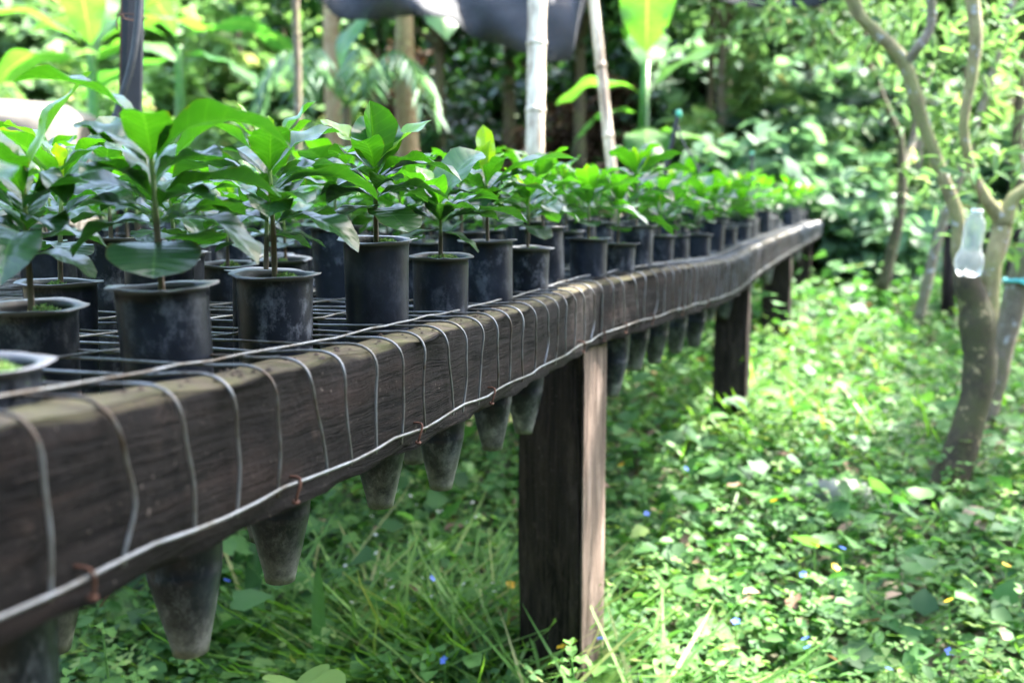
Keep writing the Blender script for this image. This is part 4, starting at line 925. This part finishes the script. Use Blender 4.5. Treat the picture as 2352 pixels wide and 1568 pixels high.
# shade net
def net(name, bot, d, ytop, label):
    mb = MB(); bot = spline([(x_, y_, 0) for x_, y_ in bot], 5); m = 12; vs = []; n = len(bot); xsn = [b_[0] for b_ in bot]
    for i, b_ in enumerate(bot):
        for k in range(m + 1):
            u = k / m; px = b_[0]; py = b_[1] + (ytop - b_[1]) * u
            dd = d + .10 * math.sin(px * .018 + u * 5) + .05 * math.sin(u * 14 + px * .03) + u * u * 1.4
            vs.append(P(px, py + 7 * math.sin(u * 9 + px * .012), dd))
    fs = [(i * (m + 1) + k, (i + 1) * (m + 1) + k, (i + 1) * (m + 1) + k + 1, i * (m + 1) + k + 1) for i in range(n - 1) for k in range(m)]
    c = Vector(vs[0]); mb.add([v - c for v in vs], fs); o = mb.build(name, M['net'], loc=c)
    so_ = o.modifiers.new("thickness", 'SOLIDIFY'); so_.thickness = .002; tag(o, label, "net"); return o
net("shade_net", [(560, -70), (650, -50), (735, -2), (775, 38), (850, 50), (960, 42), (1035, 46), (1085, 82), (1150, 98), (1215, 120), (1270, 138), (1300, 138), (1318, 120), (1326, 70), (1342, -10), (1350, -60)], 3.9, -330, "grey shade net sagging from above behind the bamboo pole")
mb = MB(); tube(mb, spline([P(1306, 138, 3.88), P(1322, 80, 3.88), P(1340, 0, 3.86), P(1352, -90, 3.86)], 6), .009, 8); M['dark'] = plain("dark_hem", (.02, .02, .024), .8)
hem = mb.build("hem", M['dark'], bpy.data.objects["shade_net"]); hem.location = -bpy.data.objects["shade_net"].location
net("shade_net", [(1560, -60), (1640, -14), (1700, 4), (1780, 16), (1860, 18), (1930, 6), (2000, -20), (2060, -70)], 4.4, -330, "sagging edge of grey shade net just below the top edge at right")
# pale boulder at left
mb = MB(); c = P(30, 250, 6.2); n = 26; vs = []; 
for j in range(11):
    th = j / 10 * math.pi * .5
    for i in range(n):
        an = i * 2 * math.pi / n; rr = math.sin(th) ** .8 * (1 + .10 * math.sin(an * 2 + j * .4) + .05 * math.sin(an * 5 + j)) + .01
        vs.append((rr * math.cos(an) * .52, rr * math.sin(an) * .55, math.cos(th) ** .85 * .20 - .2 * (math.cos(an) * rr > .2) * 0))
fs = [(j * n + i, (j + 1) * n + i, (j + 1) * n + (i + 1) % n, j * n + (i + 1) % n) for j in range(10) for i in range(n)] + [tuple(range(n))]
mb.add([(v[0], v[1], v[2] * 1.0) for v in vs], fs)
# its skirt goes down into the ground
gb = float(gz(c.x, c.y)); base_n = len(mb.v); ringv = mb.v[10 * n:11 * n]; mb.add([(v[0] * 1.1, v[1] * 1.1, gb - c.z + .0) for v in ringv], [(i, (i + 1) % n, n + 0, n + 0) for i in range(0)])
mb.f += [(10 * n + i, base_n + i, base_n + (i + 1) % n, 10 * n + (i + 1) % n) for i in range(n)]
M['boulder'] = plain("pale_boulder", (.11, .095, .08), .8, 0, 3, .25, .6, .03)
o = mb.build("boulder", M['boulder'], loc=(c.x, c.y, c.z - .16)); tag(o, "pale sunlit boulder behind the seedlings at far left", "boulder")

# ------------------------------------------------------------------ banana plants
def banana_leaf(mb, base, az, L, W, e0, e1, rs, droopfold=-.15, tears=5):
    leaf(mb, base, az, L, W, e0, e1, .5, wave=W * .10, fold=droopfold, nu=22, nv=8, rs=rs)
def banana(name, foot, H, r, leaves, label, mat='banana', seed=0, stemmat='pseudo'):
    rs = random.Random(seed); g = float(gz(foot.x, foot.y)); root = empty(name, (foot.x, foot.y, g)); tag(root, label, "banana plant")
    mb = MB(); tube(mb, [(0, 0, -.05), (.01, 0, H * .35), (-.01, .01, H * .7), (0, 0, H)], [r * 1.15, r, r * .85, r * .6], 14, .5, True, .06); mb.build("pseudostem", M[stemmat], root)
    mb = MB(); m2 = MB()
    for (az, L, W, e0, e1, dz) in leaves:
        tgt = mb
        banana_leaf(tgt, (0, 0, H - dz), az, L, W, e0, e1, rs)
    mb.build("foliage", M[mat], root); return root
# bright one right of the poles
f = P(1478, 560, 6.0); g = float(gz(f.x, f.y)); H = P(1472, 150, 6.0).z - g
banana("banana_plant", f, H, .04, [(265, .58, .34, 86, 78, .0), (170, .62, .26, 60, -50, .22), (25, .8, .26, 55, 10, .2), (190, .55, .24, 40, -70, .32), (330, .55, .30, 20, -45, .42), (265, .42, .27, 10, -75, .38), (80, .8, .28, 60, 5, .1)], "banana plant holding one big bright green leaf upright, right of the bamboo poles", seed=2, stemmat='banana')
f = P(225, 420, 6.6); g = float(gz(f.x, f.y)); H = P(225, 130, 6.6).z - g
banana("banana_plant", f, H, .05, [(200, .9, .3, 60, -20, 0), (100, .9, .3, 75, 30, 0), (10, .9, .3, 65, -30, 0), (60, .8, .25, 70, 10, 0), (170, .8, .3, 50, -50, .1), (330, .85, .28, 50, -40, .1), (270, .6, .3, 80, 60, 0)], "yellowish young banana plant at far left behind the steel stake", 'banana', 4, 'banana')
f = P(420, 330, 7.5); g = float(gz(f.x, f.y)); H = P(420, 110, 7.5).z - g
banana("banana_plant", f, H, .05, [(195, 1.1, .26, 45, -30, 0), (20, 1.0, .3, 60, -50, 0), (250, .8, .3, 70, 0, 0), (170, .9, .28, 10, -40, .1), (330, .9, .28, 20, -50, .1)], "darker banana plant with a long drooping leaf between the stake and the thin pole", 'banana2', 5, 'banana')
f = P(935, 440, 7.2); g = float(gz(f.x, f.y)); H = 2.2
banana("banana_plant", f, H, .085, [(195, 1.2, .3, 60, -50, 0), (20, 1.2, .3, 60, -60, 0), (265, 1.0, .32, 60, -60, 0), (300, .9, .3, 30, -80, .2), (230, .9, .25, 20, -85, .3)], "old banana plant whose thick stem is clad in tan dried sheaths", 'banana2', 6)
f = P(770, 440, 8.4); g = float(gz(f.x, f.y)); H = 2.6
banana("banana_plant", f, H, .08, [(195, 1.2, .3, 60, -50, 0), (20, 1.2, .3, 60, -60, 0), (265, 1.0, .32, 60, -60, 0), (150, 1.2, .3, 70, -20, 0)], "banana plant with an orange-brown stem left of the shade net", 'banana2', 7)
# arching palm-like plant at (800,200)
f = P(800, 430, 6.8); g = float(gz(f.x, f.y)); root = empty("palm_seedling", (f.x, f.y, g)); tag(root, "blue-green palm with arching feathered fronds behind the bench", "palm"); top = P(800, 250, 6.8).z - g
mb = MB(); tube(mb, [(0, 0, -.03), (0, 0, top)], [.04, .03], 10); mb.build("trunk", M['bark'], root)
pos = []; azs = []; tl = []; st = MB()
for k in range(9):
    az = k * 2 * math.pi / 9 + .2; pts = []
    for i in range(15):
        u = i / 14; r_ = .62 * math.sin(u * 1.3); z = top + .42 * math.sin(u * 2.5) - .25 * u * u; pts.append((r_ * math.cos(az), r_ * math.sin(az), z))
        if i > 2:
            for sd in (-1, 1): pos.append(pts[-1]); azs.append(az + sd * 1.1); tl.append(-.55)
    tube(st, pts, .006, 5)
st.build("frond_ribs", M['grass'], root); n = len(pos)
Mx = rotmats(np.array(azs), np.array(tl), rng.normal(0, .3, n), rng.uniform(.16, .25, n)); link("fronds", scatter_mesh("fronds", *leaf_t(.07, .02, .3), Mx, np.array(pos), rng.uniform(0, 1, n), M['cool']), root)

# ------------------------------------------------------------------ shrubs and trees of the slope
def shrub_mesh(seed, N, rx, rz, L, tm, mat, clumps=26, z0=.0, bias=0):
    rs = np.random.default_rng(seed); th = rs.uniform(0, 6.3, clumps); u = rs.uniform(0, 1, clumps) ** .5
    c = np.stack([rx * u * np.cos(th), rx * u * np.sin(th), z0 + rz * (.12 + .88 * rs.uniform(0, 1, clumps)) * (1 - .45 * u)], -1)
    k = rs.integers(0, clumps, N); pos = c[k] + rs.normal(0, rx * .17, (N, 3)) * (1, 1, .8); pos[:, 2] = np.maximum(pos[:, 2], .02)
    Mx = rotmats(rs.uniform(0, 6.3, N), rs.normal(-.2, .3, N), rs.normal(0, .36, N), rs.uniform(.6, 1.3, N) * L)
    tone = rs.uniform(-.18, .18, clumps)[k]
    me = scatter_mesh("foliage", *tm, Mx, pos, np.clip(rs.beta(2, 2.2, N) + tone + bias, 0, 1), M[mat])
    ms = MB()
    for i in range(0, clumps, 2): tube(ms, [(0, 0, -.05), tuple(c[i] * (.4, .4, .5)), tuple(c[i])], [.02, .012, .005], 5)
    return me, ms.mesh("stems", M['bark'])
SH = {
 'a': shrub_mesh(1, 1500, .55, .9, .15, T_OVAL, 'shrub'), 'b': shrub_mesh(2, 1300, .6, 1.0, .17, T_HEART, 'cool'), 'c': shrub_mesh(3, 1600, .5, 1.2, .16, T_OVAL, 'yellowg'),
 'd': shrub_mesh(4, 1400, .65, 1.0, .17, T_HEART, 'shrub', 20), 'f': shrub_mesh(6, 1500, .5, 1.1, .16, T_LANCE, 'deadleaf'), 'e': shrub_mesh(5, 1700, .55, 1.0, .10, T_OVAL, 'darktree')}
def put_shrub(k, x_, y_, sc_, label, group=None, name="shrub", rz=None):
    r = empty(name, (x_, y_, float(gz(x_, y_)) - .03)); r.scale = (sc_, sc_, sc_ * random.uniform(.85, 1.2)); r.rotation_euler.z = random.uniform(0, 6.3) if rz is None else rz
    tag(r, label, "shrub", group); link("foliage", SH[k][0], r); link("stems", SH[k][1], r); return r
# the pale mass right of centre
for i, (px, d, sc_, lb) in enumerate([(1760, 7.0, 1.05, "pale blue-green bushy shrub rising behind the middle of the far bench"), (1890, 7.4, 1.2, "tallest blue-green bush just left of the slim dark tree"), (1640, 7.6, .95, "blue-green bush at the foot of the banana plant"), (1960, 6.6, .75, "lower blue-green bush beside the far end of the bench")]):
    x_, y_ = w2(px, d); put_shrub('b', x_, y_, sc_, lb)
for px, d, sc_, lb in [(30, 5.3, .42, "low bush just in front of the pale boulder"), (170, 5.5, .40, "low bush between the pale boulder and the steel stake"), (-60, 5.2, .45, "low bush at the left frame edge under the pale boulder")]:
    x_, y_ = w2(px, d); r_ = put_shrub('c', x_, y_, sc_, lb); r_.scale = (.6, .6, .42)
# the slope
GL = {'a': ("mid green leafy shrub in the thicket on the slope", "mid green thicket shrubs"), 'b': ("blue-green shrub in the thicket on the slope", "blue-green thicket shrubs"), 'c': ("yellow-green shrub in the thicket on the slope", "yellow-green thicket shrubs"),
      'd': ("broad leafed shrub in the thicket on the slope", "broad leafed thicket shrubs"), 'e': ("dark shaded shrub in the thicket on the slope", "dark thicket shrubs"), 'f': ("brown dead growth in the shaded hollow behind the net", "dead brown growth")}
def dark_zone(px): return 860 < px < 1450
for d, n_, sc0 in [(8.4, 16, .62), (10, 18, .9), (12.2, 18, 1.25), (15, 18, 1.7), (19, 18, 2.3), (25, 16, 3.2)]:
    for i in range(n_):
        px = -250 + (2352 + 500) * (i + random.uniform(.1, .9)) / n_; dd = d * random.uniform(.94, 1.06); x_, y_ = w2(px, dd)
        if 960 < px < 1250 and d < 9: continue
        if 1950 < px < 2150 and d < 9: continue
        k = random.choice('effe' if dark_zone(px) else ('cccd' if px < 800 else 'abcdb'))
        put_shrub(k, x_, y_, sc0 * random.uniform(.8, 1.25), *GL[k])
# leaf litter and undergrowth on the slope
def slope(n, y0, y1, s0, s1, tm, mat, name, label, hm):
    y = rng.uniform(y0, y1, n); x = rng.uniform(-1, 1, n) * (.56 * y + .8); h = rng.uniform(0, 1, n) ** 2 * hm + .01
    Mx = rotmats(rng.uniform(0, 6.3, n), rng.normal(0, .4, n), rng.normal(0, .5, n), rng.uniform(s0, s1, n))
    tag(link(name, scatter_mesh(name, *tm, Mx, np.stack([x, y, gz(x, y) + h], -1), rng.beta(2, 2, n), M[mat])), label, "undergrowth", kind="stuff")
slope(9000, 8, 24, .06, .13, T_OVAL, 'dryleaf', "leaf_litter", "pinkish brown dead leaves littering the slope", .02)
slope(16000, 8.5, 26, .08, .18, T_HEART, 'shrub', "slope_undergrowth", "blurred green undergrowth covering the slope", .6)
x, y = patch(700, 1.5, 6.5, .9); n = len(x)
tag(link("fallen_leaves", scatter_mesh("fallen_leaves", *T_OVAL, rotmats(rng.uniform(0, 6.3, n), rng.normal(0, .4, n), rng.normal(0, .5, n), rng.uniform(.025, .06, n)), np.stack([x, y, gz(x, y) + rng.uniform(.04, .11, n)], -1), rng.beta(2, 2, n), M['dryleaf'])), "brown fallen leaves caught in the green ground cover", "leaf litter", kind="stuff")
n = 1500; x = rng.normal(2.6, .55, n); y = rng.normal(7.8, .5, n)
tag(link("bare_earth_litter", scatter_mesh("bare_earth_litter", *T_OVAL, rotmats(rng.uniform(0, 6.3, n), rng.normal(0, .3, n), rng.normal(0, .4, n), rng.uniform(.04, .09, n)), np.stack([x, y, gz(x, y) + .02], -1), rng.beta(2, 2, n), M['dryleaf'])), "pinkish dead leaves on bare earth past the bench end", "leaf litter", kind="stuff")

# slope trees, and trees with dense crowns added to shade the hollow
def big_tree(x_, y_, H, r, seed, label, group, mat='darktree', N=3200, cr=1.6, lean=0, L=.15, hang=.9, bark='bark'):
    rs = np.random.default_rng(seed); g = float(gz(x_, y_)); root = empty("tree", (x_, y_, g)); tag(root, label, "tree", group)
    mb = MB(); top = Vector((lean, 0, H)); tube(mb, [tuple(Vector((lean * u * u, .1 * math.sin(u * 3), -.05 + (H + .05) * u))) for u in np.linspace(0, 1, 9)], [r * (1.15 - .75 * u) for u in np.linspace(0, 1, 9)], 10, .5, True, .12); mb.build("trunk", M[bark], root)
    mb = MB(); cl = []
    for i in range(22):
        an = rs.uniform(0, 6.3); rr = cr * rs.uniform(.2, 1); e = Vector((lean + rr * math.cos(an), rr * math.sin(an), H + rs.uniform(-hang, 1.1) * cr * .6)); cl.append(e)
        if i < 9: s_ = Vector((lean * .6, 0, H * rs.uniform(.6, .9))); tube(mb, [s_, (s_ + e) / 2 + Vector((0, 0, .15)), e], [r * .4, r * .25, r * .08], 6)
    mb.build("branches", M[bark], root)
    k = rs.integers(0, len(cl), N); pos = np.array([tuple(c_) for c_ in cl])[k] + rs.normal(0, cr * .2, (N, 3)); tone = rs.uniform(-.2, .2, len(cl))[k]
    link("crown", scatter_mesh("crown", *T_OVAL, rotmats(rs.uniform(0, 6.3, N), rs.normal(-.3, .4, N), rs.normal(0, .5, N), rs.uniform(.6, 1.3, N) * L), pos, np.clip(rs.beta(2, 2.2, N) + tone, 0, 1), M[mat]), root)
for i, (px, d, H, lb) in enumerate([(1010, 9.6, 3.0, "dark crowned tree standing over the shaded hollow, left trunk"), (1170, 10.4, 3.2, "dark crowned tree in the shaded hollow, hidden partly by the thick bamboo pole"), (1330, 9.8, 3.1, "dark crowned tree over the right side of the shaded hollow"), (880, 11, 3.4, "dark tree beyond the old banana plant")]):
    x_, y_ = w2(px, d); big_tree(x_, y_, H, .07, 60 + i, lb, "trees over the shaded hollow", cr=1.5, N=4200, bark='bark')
for i, (x_, y_, H) in enumerate([(2.2, 11.2, 5.0), (3.6, 12.2, 5.2), (1.2, 12.6, 5.0), (2.9, 13.6, 5.4)]):  # crowns above the view, added to darken the hollow
    big_tree(x_, y_, H, .04, 40 + i, "tall slender tree whose high crown shades the hollow", "tall trees shading the hollow", cr=1.9, N=4200, L=.2)
for i, (px, d, H) in enumerate([(560, 15, 3.6), (1650, 11.5, 3.2), (1850, 12.5, 3.4), (2100, 10, 2.9), (2330, 9, 2.7), (2200, 13.5, 3.6), (2480, 12, 3.5), (-150, 11, 3.2), (1500, 14, 3.5)]):
    x_, y_ = w2(px, d); big_tree(x_, y_, H, .06, 80 + i, "slender tree on the slope behind the garden", "slender trees on the slope", mat='shrub' if i % 3 else 'yellowg', cr=1.3, N=2600, L=.16, bark='palebark' if i % 2 else 'bark')

# ------------------------------------------------------------------ unseen trees added overhead; crowns cut to shade the bench and pass sun patches
SUNP = [(.36, 1.66, .26, .34, .1), (.72, 3.0, .36, .95, .30), (1.15, 4.5, .5, 1.0, .28), (1.7, 6.1, .6, .9, .3), (-.10, 1.33, .34, .15, .1), (1.9, 3.4, .16, .3, 0), (1.55, 2.1, .10, .18, .4), (.98, 1.62, .14, .10, 0), (-.6, 4.9, 1.6, 1.9, 0), (.9, 4.2, .35, 1.1, .3)]  # gaps left in the unseen crowns so sun lands here
def sunny(x_, y_):
    out = np.zeros_like(x_, dtype=bool)
    for cx_, cy_, a, b, an in SUNP:
        dx, dy = x_ - cx_, y_ - cy_; u = dx * math.cos(an) - dy * math.sin(an); v = dx * math.sin(an) + dy * math.cos(an)
        out |= (u / a) ** 2 + (v / b) ** 2 < 1
    return out
N = 20000
qx = rng.uniform(-2.2, 3.6, N); qy = rng.uniform(-.2, 6.4, N); hh = rng.uniform(6.0, 8.5, N)
holes = (np.sin(qx * 6.1 + 1.3 * np.sin(qy * 4)) * np.sin(qy * 5.3 + qx) > .72) & (qx > .3)
keep = (rng.uniform(0, 1, N) < np.where(qx < .3, 1.0, .45)) & ~sunny(qx + rng.normal(0, .03, N), qy + rng.normal(0, .03, N)) & ~holes
qx, qy, hh = qx[keep], qy[keep], hh[keep]
pos = np.stack([qx + SUN.x / SUN.z * hh, qy + SUN.y / SUN.z * hh, .12 + hh], -1)
trunks = [(4.4, 1.4), (5.8, 4.4), (6.6, 7.8), (-3.9, 3.4)]
TL = ["tall shade tree nearest the camera outside the frame, its crown spreading over the bench", "tall shade tree right of the forked tree, spreading over the path", "tall shade tree beyond the forked tree on the right", "tall shade tree left of the bench outside the frame"]
dist = np.stack([(pos[:, 0] - a) ** 2 + (pos[:, 1] - b) ** 2 for a, b in trunks], -1); own = dist.argmin(1)
for i, (a, b) in enumerate(trunks):
    g = float(gz(a, b)); root = empty("shade_tree", (a, b, g)); tag(root, TL[i], "tree", "tall shade trees")
    mb = MB(); tube(mb, [(0, 0, -.05), (.05, 0, 1.5), (-.03, .05, 3.0), (0, 0, 7.2)], [.15, .13, .10, .05], 12, .5, True, .1); mb.build("trunk", M['bark'], root)
    pp = pos[own == i] if (own == i).any() else pos[:40]; mb = MB()
    for k in range(0, len(pp), max(1, len(pp) // 10)):
        e = Vector(pp[k]) - root.location; tube(mb, [(0, 0, 4.2), tuple(e * .5 + Vector((0, 0, 2.6))), tuple(e)], [.02, .012, .005], 5)
    mb.build("branches", M['bark'], root); n = len(pp)
    me = scatter_mesh("crown", *T_OVAL, rotmats(rng.uniform(0, 6.3, n), rng.normal(-.1, .3, n), rng.normal(0, .35, n), rng.uniform(.10, .19, n)), pp, rng.beta(2, 2, n), M['shrub'])
    o = link("crown", me, root); o.location = -root.location

# ------------------------------------------------------------------ unseen shrubs added behind the camera and at left to block frontal skylight
for i in range(20):
    an = R(176 + 192 * i / 19); rr = random.uniform(4.6, 5.8); x_, y_ = rr * math.cos(an) * (1.0 if math.cos(an) < 0 else 1.15), rr * math.sin(an) * .8 + (.6 if math.sin(an) > 0 else 0)
    put_shrub(random.choice('aed'), x_, y_, random.uniform(3.2, 4.2), "tall dark shrub in the thicket closing the garden outside the frame", "thicket shrubs outside the frame")
